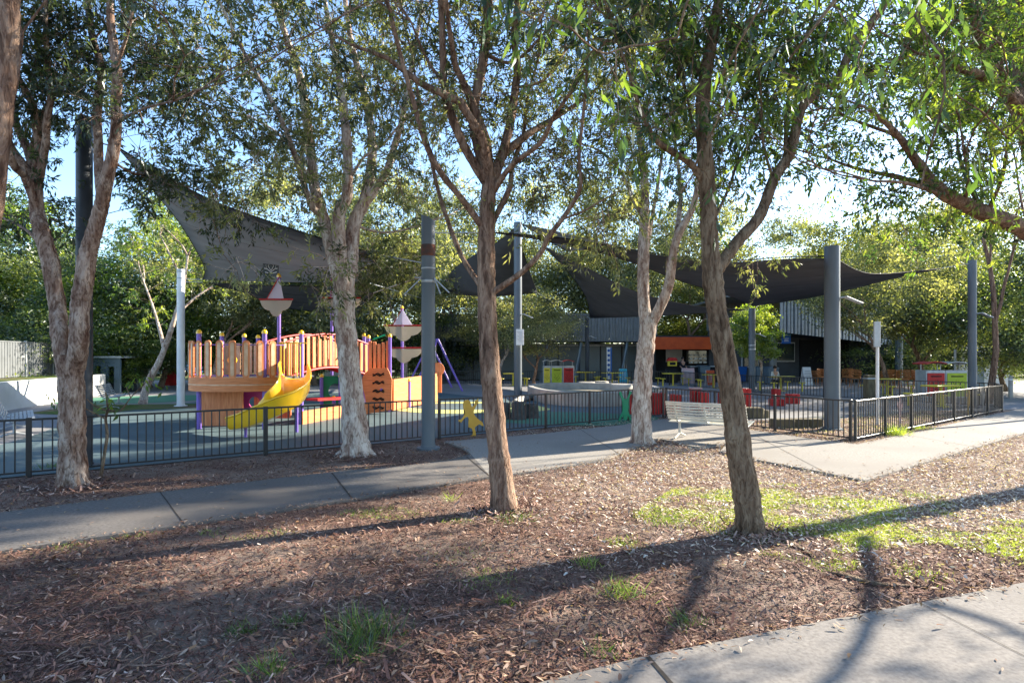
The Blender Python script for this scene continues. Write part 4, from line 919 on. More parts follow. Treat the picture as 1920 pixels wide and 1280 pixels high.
kz = thing('kiosk', 'dark kiosk under a broad orange awning band', 'kiosk', (12, 41, 0))
MB().box((12.3, 43.4, 1.6), (5.2, .2, 3.2)).build('back_wall', m_cwall, kz)
MB().box((9.8, 41.9, 1.6), (.2, 2.9, 3.2)).build('side_wall', m_cwall, kz)
MB().box((12.1, 40.2, 2.7), (4.7, .16, .85), bev=.02).build('awning', m_orange, kz)
MB().box((12.1, 41.8, 3.18), (5.0, 3.3, .1)).build('roof', m_cwall, kz)
MB().box((13.6, 40.8, .55), (2.6, .6, 1.05), bev=.02).build('counter', m_hole, kz)
MB().box((13.6, 40.8, 1.11), (2.7, .7, .06), bev=.01).build('counter_top', m_galv, kz)
MB().box((13.6, 41.6, 1.75), (2.3, .5, .9)).build('cake_fridge', m_glass, kz)
fr = MB()
for i in range(3):
    for j in range(7): fr.box((12.6 + j * .33, 41.3, 1.38 + i * .26), (.22, .1, .13), bev=.02)
tag(fr.build('goods', m_cream, kz), kind='stuff')
MB().box((11.9, 43.1, 1.9), (1.2, .06, 1.0)).build('menu_board', m_white, kz)
ms = thing('menu_stand', 'black stand with a small red and yellow box sign in front of the kiosk', 'stand', (10.75, 39.6, 0))
MB().box((10.75, 39.6, .5), (.75, .4, 1.0), bev=.02).build('base', m_hole, ms)
MB().box((10.75, 39.4, 1.32), (.58, .3, .34), bev=.02).build('box_sign', m_yelp, ms)
MB().prism([(10.38, 39.2, 1.5), (11.12, 39.2, 1.5), (10.95, 39.2, 1.72), (10.55, 39.2, 1.72)], (0, .4, 0)).build('box_roof', m_red, ms)
MB().box((10.75, 39.24, 1.32), (.38, .02, .18)).build('box_window', m_hole, ms)

cf = thing('cafe_building', 'two storey charcoal café with pale vertical ribbed cladding upstairs', 'building', (18, 39, 0))
MB().box((20.0, 41.2, 1.9), (12.4, .3, 3.8)).build('ground_floor_wall', m_bwall, cf)
MB().box((14.9, 41.0, 4.6), (2.5, .34, 2.0)).build('upper_wall', m_cladd, cf)
for (x, z, ww, hh) in ((16.6, 1.75, 1.05, 1.3), (18.9, 2.1, 1.5, 1.2), (14.95, 4.8, .5, 1.5)):
    wn = MB().box((x, 40.96, z), (ww + .16, .12, hh + .16), bev=.01).build('window', m_galv, cf)
    gl = MB().box((x, 40.87, z), (ww, .06, hh)).build('pane', m_glass, None); gl.parent = wn; gl.location = (-cf['_org'][0] * 0, 0, 0)
    gl.data.transform(Matrix.Translation((-18, -39, 0)))
op = MB().box((21.8, 41.0, 1.5), (3.4, .1, 2.9)).build('shopfront_opening', m_hole, cf)
for x in (17.0, 25.2): MB().tube([(x, 38.2, 0), (x, 38.2, 3.4)], .22, 12).build('column', m_panel if x > 20 else m_cladd, cf, smooth=True)
cl = MB(); n = 34
for i in range(n):
    f = i / (n - 1); x = 16.9 + 9.0 * f; y = 36.8 + 3.2 * f; zb = 3.32 - .75 * f; zt = 5.3 + .1 * f
    cl.box((x, y + (.05 if i % 2 else 0), (zb + zt) / 2), (.17, .07, zt - zb), ux=(9.0, 3.2, 0))
cl.build('ribbed_cladding', m_clad, cf)
MB().prism([(16.9, 36.95, 3.36), (25.9, 40.15, 2.6), (25.9, 43.4, 2.6), (16.9, 43.4, 3.36)], (0, 0, .1)).build('overhang_soffit', m_cwall, cf)
MB().prism([(16.95, 37.0, 3.38), (25.9, 40.2, 2.62), (25.9, 40.2, 5.3), (16.95, 37.0, 5.3)], (0, .15, 0)).build('cladding_backing', m_bwall, cf)
MB().prism([(13.4, 36.6, 5.5), (16.6, 36.4, 5.5), (26.4, 39.9, 5.55), (26.4, 45, 5.55), (13.4, 45, 5.5)], (0, 0, .14)).build('roof', m_cladd, cf)

# ---------------------------------------------------------------- signs and small street furniture near the café
def panel_sign(name, label, px, y0, y1, wpx, d, m, post=None, cat='sign'):
    c = P(px, (y0 + y1) / 2, d); hgt = (y1 - y0) / F * d; wd = wpx / F * d
    root = thing(name, label, cat, (c.x, d, 0)); MB().box(c, (wd, .04, hgt), bev=.006).build('board', m, root)
    if post: MB().tube([(c.x + post, d + .06, 0), (c.x + post, d + .06, c.z + hgt / 2)], .035, 10).build('pole', m_galv, root, smooth=True)
    return root, c, wd, hgt
bs, c, wd, hg = panel_sign('blue_sign', 'blue square sign with white wave marks on the café column', 1474, 621, 644, 17, 37.9, m_blue)
lt_ = MB(); c = c + Vector((0, -.03, 0))
lt_.prism([c + Vector((-.16, 0, .12)), c + Vector((.02, 0, .20)), c + Vector((.12, 0, .10)), c + Vector((0, 0, .13))], (0, -.006, 0))
for i, l in enumerate((.34, .26, .3)): lt_.box(c + Vector((0, 0, -.06 - i * .09)), (l, .006, .03))
lt_.build('lettering', m_white, bs)
d = G(1640, 797).y
ws = thing('pole_sign', 'white pole with a narrow pale sign box inside the right fence', 'sign', tuple(G(1644, 797)))
xx = G(1645, 797).x
MB().tube([(xx, d, -.02), (xx, d, P(0, 604, d).z)], .038, 12).build('pole', m_white, ws, smooth=True)
MB().box((xx - .055, d - .07, P(0, 627, d).z), (.17, .05, .66), bev=.008).build('sign_box', m_clad, ws)
for z in (.22, -.25): MB().box((xx, d - .02, P(0, 627, d).z + z), (.15, .15, .02)).build('strap', m_galv, ws)
tt, c, wd, hg = panel_sign('banner_totem', 'tall narrow blue and white banner with round emblems by the yellow tables', 1142, 651, 711, 9, 39, m_white)
MB().box(c + Vector((.13, -.03, 0)), (.1, .01, hg * .98)).build('blue_edge', m_blue, tt)
cm = MB()
for i in range(6): cm.lathe(c + Vector((-.03, -.035, hg * (.40 - i * .15))), [(.09, 0), (.09, .012)], 12, axis=(0, -1, 0))
cm.build('emblems', m_blue, tt)
def aboard(label, px, base_y, hgt, wd, m, lean=1):
    b = G(px, base_y); r = thing('sandwich_board', label, 'sandwich board', tuple(b), group='sandwich boards')
    for s_, mm in ((-1, m), (1, m_white)):
        MB().box(b + Vector((0, s_ * .17, hgt / 2)), (wd, .03, hgt), uz=(0, -s_ * .28, 1), bev=.008).build('board', mm, r)
    q = MB()
    for i in range(5): q.box(b + Vector((0, -.02 * 0 - .17 + .0 - .035 - (.5 - (i + 2) / 8.) * .0, hgt * (.25 + i * .13))) + Vector((0, (i - 2) * .04 - .0, 0)), (wd * (.8 - .1 * (i % 3)), .006, .04), uz=(0, .28, 1))
    q.build('lettering', m_galv, r)
aboard('light blue sandwich board right of the tall banner', 1168, 716, .95, .55, m_cyan)
aboard('white and pink sandwich board beside the kiosk tree trunk', 1290, 719, 1.05, .8, m_pink)
aboard('white sandwich board leaning by the blue sign column', 1512, 722, 1.15, .5, m_white)
aboard('orange red sandwich board half hidden by the dark leaning trunk', 1331, 722, .95, .5, m_orange)

# bins
def bins(label, x_left, d, cols, widths, hgt=1.2, roof=True, rot=0.0, group='recycling bin enclosures'):
    root = thing('bin_enclosure', label, 'bins', (x_left, d, 0), group=group); x = x_left
    for i, (m, wd) in enumerate(zip(cols, widths)):
        b = MB().box((x + wd / 2, d + .35, hgt / 2), (wd - .02, .7, hgt), bev=.015).build('frame', m_clad, root)
        MB().box((x + wd / 2, d - .008, hgt * .48), (wd - .12, .03, hgt * .84)).build('door', m, root)
        q = MB(); cx = x + wd / 2; yy = d - .03
        for (a, b_, c_, e_) in ((0, .12, 0, .6), (0, .35, .14, .62), (0, .35, -.14, .6), (0, .25, .17, .42), (0, .28, -.16, .44), (.07, .48, .04, .66), (-.07, .47, -.03, .66)):
            A = Vector((cx + a * wd * 1.2, yy, hgt * b_)); B = Vector((cx + c_ * wd * 1.6, yy, hgt * e_)); q.box((A + B) / 2, ((B - A).length, .008, .022), ux=B - A)
        q.box((cx, yy, hgt * .78), (wd * .55, .008, .05)); q.build('tree_graphic', m_hole, root)
        if roof:
            for sx in (.06, wd - .08): MB().box((x + sx, d + .4, hgt + .14), (.03, .03, .28)).build('roof_post', m_galv, root)
            pts = [(x - .02 + (wd + .02) * t, d - .12, hgt + .26 + .09 * math.sin(math.pi * t)) for t in [j / 8 for j in range(9)]]
            MB().prism(pts + [(a[0], a[1], a[2] + .03) for a in reversed(pts)], (0, .95, 0)).build('roof', m_galv if m is not m_red else m_red, root)
        x += wd
    return root
bins('yellow, lime and red bins in a row under little roofs, in front of the pavilion', G(1018, 722).x, G(1018, 722).y, (m_yelp, m_lime, m_red), (.5, .74, .72))
bins('red and lime bins side by side under curved grey roofs on the right', G(1736, 746).x, G(1736, 746).y, (m_red, m_lime), (.86, .96))
# blue wheelie bins by the kiosk
def wheelie(label, px, base, m, s=1.0):
    b = G(px, base); r = thing('wheelie_bin', label, 'wheelie bin', tuple(b), group='wheelie bins by the kiosk')
    q = MB(); w0, w1, h = .22 * s, .29 * s, .92 * s
    q.add([b + Vector((a * w, c * w * 1.1, z)) for w, z in ((w0, .06), (w1, h)) for a, c in ((-1, -1), (1, -1), (1, 1), (-1, 1))], [(3, 2, 1, 0), (4, 5, 6, 7), (0, 1, 5, 4), (1, 2, 6, 5), (2, 3, 7, 6), (3, 0, 4, 7)])
    q.build('body', m, r); MB().box(b + Vector((0, 0, h + .035)), (w1 * 2.1, w1 * 2.3, .06), bev=.02, uz=(0, -.08, 1)).build('lid', m, r)
    for sx in (-1, 1): MB().lathe(b + Vector((sx * .2 * s, .24 * s, .1)), [(.1, 0), (.1, .05)], 12, axis=(1, 0, 0)).build('wheel', m_hole, r)
wheelie('bright blue wheelie bin just left of the slim post', 1388, 716, m_blue, 1.15)
wheelie('pale grey blue tub bin right of the kiosk tree trunk', 1319, 717, m_panel, 1.2)
wheelie('grey bin to the right of the slim post', 1424, 720, m_panel, 1.15)
wheelie('second grey bin under the café window, nearer the column', 1446, 721, m_panel, 1.15)
wheelie('red bin box on the lawn left of the pale pole', 322, 724, m_red, 1.15)

# yellow picnic tables (one built, the rest copied)
def table_proto(loc, label):
    r = thing('picnic_table', label, 'table', (0, 0, 0), group='yellow steel tables with fixed stools', world=False)
    MB().box((0, 0, .75), (1.25, .62, .05), bev=.015).build('tabletop', m_yelp, r)
    MB().tube([(0, 0, 0), (0, 0, .73)], .05, 10).build('pedestal', m_yelp, r, smooth=True)
    MB().lathe((0, 0, 0), [(.26, 0), (.26, .02), (.06, .03)], 16).build('base_plate', m_yelp, r)
    for sx in (-1, 1):
        for sy in (-1, 1):
            x, y = sx * .78, sy * .62
            MB().lathe((x, y, .45), [(.16, -.02), (.18, 0), (.17, .025), (.05, .03)], 14).tube([(x, y, 0), (x, y, .43)], .04, 8).build('stool', m_yelp, r)
    r.location = loc; return r
tl = [(1262, 723, 'yellow table between the pale pink paperbark and the kiosk tree'), (1148, 721, 'yellow table next to the tall blue and white banner'), (1338, 727, 'yellow table just right of the kiosk tree, by the red sandwich board'),
      (1464, 733, 'sunlit yellow table with a seated person under the blue sign'), (1664, 741, 'yellow table behind the white sign pole'), (1764, 762, 'yellow table in front of the red and lime bins'), (962, 723, 'yellow table beside the tall centre post'), (1098, 719, 'yellow table behind the slim distant post')]
t0 = table_proto(tuple(G(tl[0][0], tl[0][1])), tl[0][2])
for i, (px, py, lb) in enumerate(tl[1:]): copy_tree(t0, tuple(G(px, py)), [.3, -.2, .15, .5, .35, .1, -.3][i], lb)

# wicker chairs
def chair_proto(loc, label):
    r = thing('wicker_chair', label, 'chair', (0, 0, 0), group='orange wicker chairs outside the café', world=False)
    MB().lathe((0, 0, .42), [(.22, 0), (.25, .03), (.24, .07), (.1, .08)], 16).build('seat', m_wick, r)
    q = MB(); n = 14
    for z, rr in ((.5, .26), (.62, .28), (.74, .29), (.84, .28)):
        q.tube([(rr * math.cos(a), rr * math.sin(a) * .9 + .02, z + (.06 * math.sin((a) / 1) if z > .6 else 0)) for a in [math.pi * (-.08 + 1.16 * i / n) for i in range(n + 1)]], .02, 6)
    for i in range(n + 1):
        a = math.pi * (-.08 + 1.16 * i / n); top_ = .86 + .06 * math.sin(a) if 0 < i < n else .72
        q.tube([(.24 * math.cos(a), .22 * math.sin(a), .44), (.28 * math.cos(a), .26 * math.sin(a) + .02, top_)], .016, 5)
    q.build('backrest', m_wick, r)
    for sx in (-1, 1):
        for sy in (-1, 1): MB().tube([(sx * .17, sy * .16, .43), (sx * .21, sy * .2, 0)], .018, 6).build('leg', m_wick, r)
    r.location = loc; return r
cl_ = [(1526, 722, 'wicker chair right of the leaning white sandwich board'), (1543, 724, 'wicker chair just left of the thick shade post'), (1588, 722, 'wicker chair just right of the thick shade post'), (1603, 726, 'wicker chair next to the small blue crate'),
       (1663, 728, 'leftmost wicker chair behind the white sign pole'), (1678, 727, 'second wicker chair right of the white sign pole'), (1693, 729, 'third wicker chair right of the white sign pole'), (1708, 727, 'fourth wicker chair right of the white sign pole'), (1722, 729, 'wicker chair closest to the red bin')]
c0_ = chair_proto(tuple(G(*cl_[0][:2])), cl_[0][2])
for i, (px, py, lb) in enumerate(cl_[1:]): copy_tree(c0_, tuple(G(px, py)), [.5, -1.2, 2.4, 3.0, .3, -.6, 2.1, .9][i], lb, (1.15,) * 3)
b = G(1617, 716); cr = thing('crate', 'small bright blue crate beside the wicker chairs', 'crate', tuple(b))
MB().box(b + Vector((0, 0, .3)), (.6, .5, .58), bev=.02).build('body', m_blue, cr); MB().box(b + Vector((0, 0, .62)), (.66, .56, .05), bev=.015).build('lid', m_blue, cr)
# large wooden/stone bollard post in the paving
b = G(1630, 752); bo = thing('bollard', 'stout grey timber bollard left of the white sign pole', 'bollard', tuple(b))
MB().box(b + Vector((0, 0, .52)), (.34, .34, 1.06), bev=.03).build('post', m_sleeper, bo); MB().box(b + Vector((0, 0, .92)), (.36, .36, .05)).build('band', m_galv, bo)
for (px, py, h_, lb) in ((1895, 746, .95, 'pale round bollard on the far path at the right edge'), (1851, 724, .9, 'small pale bollard right of the shade post, by the dark trees')):
    b = G(px, py); r = thing('bollard', lb, 'bollard', tuple(b)); rr = 8 / 2 / F * b.y * .9
    MB().lathe(b, [(rr, 0), (rr, h_ - .05), (rr * .8, h_), (rr * .3, h_ + .02)], 14).build('post', m_slab, r, smooth=True); MB().lathe(b + Vector((0, 0, h_ - .18)), [(rr + .005, 0), (rr + .005, .06)], 14).build('reflector_band', m_white, r)
wl = thing('white_wall_building', 'pale blue white wall glimpsed between dark trees at the right', 'building', (26.5, 33, 0))
MB().box((27.3, 34, 1.35), (2.9, .3, 2.7)).build('wall', m_render, wl); MB().box((27.3, 33.95, 2.78), (3.2, .7, .12)).build('roof', m_galv, wl); MB().box((26.8, 33.82, 1.05), (.8, .06, 2.05)).build('door', m_panel, wl)
# tubular street pole behind bins
b = G(1791, 735); r = thing('lamp_post', 'thin grey pole rising behind the lime bin', 'post', tuple(b)); MB().tube([b, b + Vector((0, 0, P(0, 655, b.y).z))], .06, 10).build('pole', m_galv, r, smooth=True); MB().lathe(b, [(.12, 0), (.12, .03)], 12).build('base', m_galv, r)

# ---------------------------------------------------------------- raised sandpit, stumps, red blocks
sp_ = thing('sandpit', 'raised oval concrete sandpit wall behind the fence, centre right', 'sandpit', (2.9, 24.6, 0))
n = 48; mb = MB(); cx, cy, rx, ry, th = 3.3, 24.8, 2.75, 3.9, .28; vs = []
for i in range(n):
    a = 2 * math.pi * i / n; w1 = 1 + .07 * math.sin(3 * a + 1)
    for (r1, z) in ((0, 0), (0, .50), (.03, .53), (th - .03, .53), (th, .50), (th, .2)):
        vs.append((cx + (rx * w1 - r1) * math.cos(a), cy + (ry * w1 - r1) * math.sin(a), z))
fs = []
for i in range(n):
    j = (i + 1) % n
    for k in range(5): fs.append((i * 6 + k, j * 6 + k, j * 6 + k + 1, i * 6 + k + 1))
mb.add(vs, fs).build('wall', m_slab, sp_)
MB().sheet([(cx + (rx - .2) * math.cos(2 * math.pi * i / n) * .97, cy + (ry - .2) * math.sin(2 * math.pi * i / n) * .97, .22) for i in range(n)]).build('sand', mat('sand', (.45, .38, .26), (.36, .30, .2), 8, .95), sp_)
for (px, py, h_, rr, lb) in ((1100, 734, .5, .45, 'flat round boulder seat inside the sandpit, left'), (1128, 732, .5, .38, 'flat round boulder seat inside the sandpit, middle'), (1165, 745, .58, .5, 'pale flat stone at the right end of the sandpit')):
    b = G(px, py); st = MB().lathe((b.x, b.y, 0), [(rr * .9, .05), (rr, .2), (rr, h_ - .06), (rr * .9, h_), (rr * .3, h_ + .01)], 14).build('boulder_seat', m_slab, None, smooth=True); tag(st, lb, 'boulder', 'stone seats at the sandpit')
lw_ = MB(); pts = [G(966, 764), G(980, 754), G(1010, 748), G(1060, 745)]
pl = crom([tuple(p) for p in pts], 6)
lw_.tube([(a[0], a[1], .12) for a in pl], .16, 8); tag(lw_.build('low_curved_edge', m_slab, None, smooth=True), 'low pale concrete edge curving left of the sandpit', 'kerb')
for (px, py, h_, w_, lb) in ((945, 786, .46, .42, 'dark rubber stump half hidden behind the middle trunk'), (972, 787, .50, .42, 'tapered dark rubber stump beside the curved kerb'), (996, 784, .42, .46, 'wide dark rubber stump, right of the stump group')):
    b = G(px, py); q = random.Random(px); r_ = w_ / 2
    pr = [(r_ * 1.1, 0), (r_, .08), (r_ * .86, h_ - .05), (r_ * .8, h_), (r_ * .2, h_ + .01)]
    r = thing('rubber_stump', lb, 'play stump', tuple(b), group='dark stumps behind the fence'); m_ = MB().lathe(b, pr, 11); m_.v = [(x + q.gauss(0, .012), y + q.gauss(0, .012), z) for x, y, z in m_.v]; m_.build('body', m_stump, r)
    MB().lathe(b + Vector((0, 0, h_ + .006)), [(r_ * .7, 0), (r_ * .7, .012)], 11).build('top_disc', m_bwall, r)
rb = [(1206, 776, .62, .95, 'red play wall piece just left of the pale pink paperbark', 0), (1234, 777, .68, .36, 'red grooved block above the left end of the bench', 0), (1266, 772, .58, .32, 'slim red grooved block above the bench', 0),
      (1304, 771, .74, .30, 'taller red block with a lighter cap, left of the dark trunk', 1), (1318, 773, .66, .3, 'red block touching the taller capped one', 0), (1356, 772, .62, .26, 'red block peeking out left of the dark trunk', 0), (1397, 768, .72, .3, 'red block just right of the dark trunk', 0),
      (1455, 747, .42, .28, 'small upright red block standing behind a wide low one', 0), (1457, 761, .27, .5, 'wide low red block inside the right hand fence', 0), (1486, 757, .38, .42, 'rightmost red cube behind the fence', 0)]
for (px, py, h_, w_, lb, cap) in rb:
    b = G(px, py); r = thing('play_block', lb, 'play block', tuple(b), group='red play blocks inside the fence')
    q = MB(); k = max(2, int(w_ / .12)); s_ = w_ / k
    for i in range(k): q.box(b + Vector((-w_ / 2 + s_ * (i + .5), 0, h_ / 2)), (s_ - .012, .34, h_ - (.03 if i % 2 else 0)), bev=.012)
    q.build('boards', m_red, r)
    MB().box(b + Vector((0, 0, h_ / 2)), (w_ * .9, .28, h_ * .8)).build('core', m_hole, r)
    if cap: MB().box(b + Vector((0, 0, h_ + .02)), (w_ + .04, .38, .05), bev=.01).build('cap', m_pink, r)
b = G(1488, 802); sb = thing('sleeper_edging', 'low weathered timber edging inside the fence left of the thick post', 'edging', tuple(b))
for i, (dx, dy, l) in enumerate(((-.28, 0, .5), (.34, .06, .72))): MB().box(b + Vector((dx, dy, .11)), (l, .3, .24), bev=.015).build('sleeper', m_sleeper, sb)
b = G(1412, 784); tag(MB().box(b + Vector((0, 0, .16)), (.5, .4, .32), bev=.03).box(b + Vector((.32, .05, .12)), (.22, .3, .24), bev=.02).build('timber_log', m_sleeper, None), 'short weathered timber log inside the fence right of the dark trunk', 'log')

# ---------------------------------------------------------------- benches
def bench(label, A, B, back, seat_h=.43, m=m_cream, nb=8, lean=.26, group='slatted park benches'):
    """A,B ends on the ground; back: unit vector pointing from the seat to its back side"""
    A = Vector(A); B = Vector(B); t = (B - A).normalized(); L = (B - A).length; c = (A + B) / 2; bk = Vector(back).normalized()
    root = thing('park_bench', label, 'bench', (c.x, c.y, A.z), group=group)
    prof = [(-.36, .40), (-.30, .43)] + [(-.24 + .073 * i, .425 - .012 * i) for i in range(6)]
    prof_b = [(.17, .44), (.205, .50), (.235, .56), (.262, .62), (.287, .68), (.31, .74), (.332, .79)]
    sm_ = MB()
    for i, (u, z) in enumerate(prof[1:]): sm_.box(c + bk * u + Vector((0, 0, z)), (L, .055, .022), ux=t, bev=.005)
    sm_.build('seat', m, root)
    bm_ = MB()
    for (u, z) in prof_b: bm_.box(c + bk * u + Vector((0, 0, z)), (L, .042, .022), ux=t, uz=bk * 1.0 - Vector((0, 0, .3)), uy=None, bev=.005)
    bm_.build('backrest', m, root)
    for s_ in (.12, .5, .88):
        p = A + t * L * s_
        fr_ = MB().tube([p + bk * a + Vector((0, 0, z)) for a, z in ((-.33, .405), (-.1, .395), (.1, .38), (.17, .41), (.24, .53), (.30, .68), (.345, .80))], .018, 6)
        fr_.build('bracket', m, root)
        if s_ != .5:
            MB().tube([p + bk * .02 + Vector((0, 0, .38)), p + bk * .02 + Vector((0, 0, .1))], .028, 8).tube([p + bk * .30 + Vector((0, 0, .03)), p + bk * .02 + Vector((0, 0, .12)), p - bk * .30 + Vector((0, 0, .03))], .022, 8).build('leg', m, root)
    return root
bA = G(1250, 822, .035); bB = bA + Vector((1.33, -1.0, 0)).normalized() * 1.66; bd = (bB - bA).normalized(); bk = Vector((bd.y, -bd.x, 0))
bench('cream slatted bench seen from behind, between the pale paperbark and the dark trunk', bA - bk * .25, bB - bk * .25, bk)
bench('galvanised slatted bench in front of the white retaining wall, near left', (-12.35, 14.6, .01), (-10.75, 12.7, .01), (-.77, -.64, 0) if False else (-.77, -.64, 0), m=m_galv)
bench('galvanised slatted bench further back, half hidden by the near-black post', (-14.4, 21.6, .01), (-13.6, 19.7, .01), (-.92, -.39, 0), m=m_galv)

# ---------------------------------------------------------------- left side: retaining wall, steel fence, playhouse
wa, wb_ = Vector((-15.6, 15.3, 0)), Vector((-18.1, 23.6, 0)); rw = thing('retaining_wall', 'bright white rendered retaining wall at the far left', 'wall', (-16, 17, 0))
for a, b in ((wa + (wa - wb_) * .8, wa + (wb_ - wa) * .28), (wa + (wb_ - wa) * .285, wb_), (wb_ + (wb_ - wa) * .003, wb_ + (wb_ - wa) * .5)):
    m_ = (a + b) / 2; MB().box((m_.x, m_.y, .48), ((b - a).length, .22, .96), ux=b - a, bev=.01).build('panel', m_render, rw)
bank = MB(); t = (wb_ - wa); bank.sheet([wa - t * .8 + Vector((-.1, 0, .93)), wb_ + t * .5 + Vector((-.1, 0, .93)), wb_ + t * .5 + Vector((-40, 0, .93)), wa - t * .8 + Vector((-40, 0, .93))]); struct('grass_bank', bank, m_lawn)
sf = thing('steel_fence', 'tall grey ribbed steel fence on the bank behind the retaining wall', 'fence', (-20, 22, .93))
fa_, fb_ = Vector((-17.6, 15.0, 0)), Vector((-22.3, 30.0, 0)); L = (fb_ - fa_).length; t = (fb_ - fa_) / L; nb_ = 6
for i in range(nb_ + 1):
    p = fa_ + t * (L * i / nb_); MB().box((p.x, p.y, 1.68), (.09, .09, 1.56), ux=t, bev=.01).build('post', m_clad, sf)
for i in range(nb_):
    a = fa_ + t * (L * i / nb_ + .06); b = fa_ + t * (L * (i + 1) / nb_ - .06); q = MB(); k = int((b - a).length / .1)
    for j in range(k):
        p = a.lerp(b, (j + .5) / k); q.box((p.x, p.y, 1.66), ((b - a).length / k, .02 if j % 2 else .05, 1.42), ux=t)
    q.box(((a.x + b.x) / 2, (a.y + b.y) / 2, 2.4), ((b - a).length, .07, .05), ux=t); q.build('panel', m_cbond, sf)
ph = thing('playhouse', 'low grey playhouse wall with square openings behind the near-black post', 'playhouse', tuple(G(205, 737)))
d = 28.5; xa, xb = P(172, 0, d).x, P(226, 0, d).x
z1 = 1.72
for (u0, u1, v0, v1) in ((0, 1, .86, 1), (0, .14, 0, .86), (.14, .34, 0, .42), (.14, .34, .78, .86), (.34, .58, 0, .86), (.58, .80, .76, .86), (.58, .80, 0, .02), (.80, 1, 0, .86)):
    MB().box((xa + (xb - xa) * (u0 + u1) / 2, d, z1 * (v0 + v1) / 2), ((xb - xa) * (u1 - u0), .12, z1 * (v1 - v0))).build('wall_panel', m_panel, ph)
MB().box(((xa + xb) / 2, d + .6, z1 + .05), (xb - xa + .3, 1.6, .09)).build('roof', m_clad, ph)
MB().box((xa + (xb - xa) * .5, d + 1.2, .86), (xb - xa, .08, z1)).build('back_wall', m_cwall, ph)
for i, (px, py, w_, h_) in enumerate(((224, 732, .42, 1.75), (236, 733, .34, 1.78), (252, 727, .5, 1.75), (270, 727, .4, 1.8))):
    b = G(px, py); tag(MB().lathe(b, [(w_ * .5, 0), (w_ * .5, h_ - .04), (w_ * .44, h_)], 14).build('concrete_pillar', m_slab if i % 2 else m_render, None, smooth=True), ['pinkish white pillar touching the playhouse', 'second pale pillar right of the playhouse', 'shaded pillar right of the pair by the playhouse', 'rightmost slim pillar before the leaning tree'][i], 'pillar', 'pale pillars by the playhouse')
b = G(247, 726); tag(MB().lathe(b + Vector((0, -.3, .45)), [(.1, 0), (.12, .2), (.32, .34), (.36, .42), (.3, .44)], 16).lathe(b + Vector((0, -.3, 0)), [(.14, 0), (.07, .06), (.07, .46)], 12).build('drinking_fountain', m_white, None, smooth=True), 'small white drinking fountain bowl before the shaded pillar', 'fountain')
b = G(645, 717); aw = thing('far_picnic_shelter', 'white panelled low shelter far behind the bridge', 'shelter', tuple(b))
MB().box(P(650, 712, b.y) + Vector((0, 0, .1)), (3.0, .1, .9)).build('panel', m_clad, aw); MB().box(P(650, 690, b.y), (3.4, 1.6, .08)).build('roof', m_white, aw)
for sx in (-1.4, 1.4): MB().box(P(650, 690, b.y) + Vector((sx, .4, -.45)), (.08, .08, .9)).build('post', m_galv, aw)
# parked cars glimpsed far left
def car(label, px, d, m, rz=0.0, src=None):
    r = thing('parked_car', label, 'car', (0, 0, 0), group='cars parked beyond the lawn', world=False)
    side = [(-2.1, .35), (-2.15, .7), (-1.7, .92), (-1.1, .98), (-.55, 1.38), (.75, 1.42), (1.35, 1.0), (2.0, .92), (2.15, .6), (2.1, .35)]
    MB().prism([(x, -.82, z) for x, z in side], (0, 1.64, 0)).build('body', m, r)
    win = [(-1.0, 1.0), (-.52, 1.31), (.7, 1.35), (1.2, 1.02)]
    for y in (-.832, .826): MB().prism([(x, y, z) for x, z in win], (0, .006, 0)).build('side_window', m_glass, r)
    for x in (-1.35, 1.35):
        for y in (-.86, .68):
            wh = MB().lathe((x, y, .32), [(.32, 0), (.32, .18)], 18, axis=(0, 1, 0)).build('wheel', m_hole, r)
            rm = MB().lathe((x, y - .006 if y < 0 else y + .176, .32), [(.19, 0), (.19, .012)], 12, axis=(0, 1, 0)).build('rim', m_galv, wh)
    r.location = ((px - 960) / F * d, d, 0); r.rotation_euler = (0, 0, rz); return r
m_carw = mat('white_car_paint', (.7, .7, .72), rough=.25, coat=.6); m_carb = mat('blue_car_paint', (.05, .16, .35), rough=.25, coat=.6)
car('white car parked far beyond the lawn, left of the leaning trunk', 290, 50, m_carw, .1)
car('blue car parked far beyond the lawn, right of the leaning trunk', 330, 54, m_carb, -.1)

#PART4
# ---------------------------------------------------------------- play ship
ship = thing('play_ship', 'wooden ship shaped climbing frame with purple posts, masts and a yellow slide', 'play structure', (-6.5, 15.5, 0))
def pole_part(px, d, ytop, ybase=None, wpx=6.5, cap=m_yel, zb=None, nm='post'):
    x = (px - 960) / F * d; zt = P(px, ytop, d).z; r = .056; z0 = -.02 if zb is None else zb
    o_ = MB().tube([(x, d, z0), (x, d, zt)], r, 12).build(nm, m_purple, ship, smooth=True)
    if cap:
        c_ = MB().lathe((x, d, zt), [(r + .012, -.03), (r + .012, .015), (r * .75, .06), (r * .2, .075)], 12).build('post_cap', cap, ship, smooth=True)
    return o_
for a in ((373, 14.45, 623), (496, 14.4, 623), (565, 15.45, 624), (416, 16.7, 628), (458, 17.0, 630), (484, 17.0, 632), (683, 18.5, 629), (691, 19.6, 632), (731, 18.9, 630), (452, 15.25, 716), (767, 20.3, 713), (626, 17.6, 746), (603, 18.4, 705), (638, 18.4, 705)): pole_part(*a)
def arc_pts(pts, n): return [Vector((a[0], a[1], 0)) for a in crom(pts, n)]
arc = arc_pts([(-8.30, 15.6), (-8.08, 14.75), (-7.55, 14.22), (-6.85, 14.08), (-6.18, 14.28), (-5.72, 14.75)], 6)
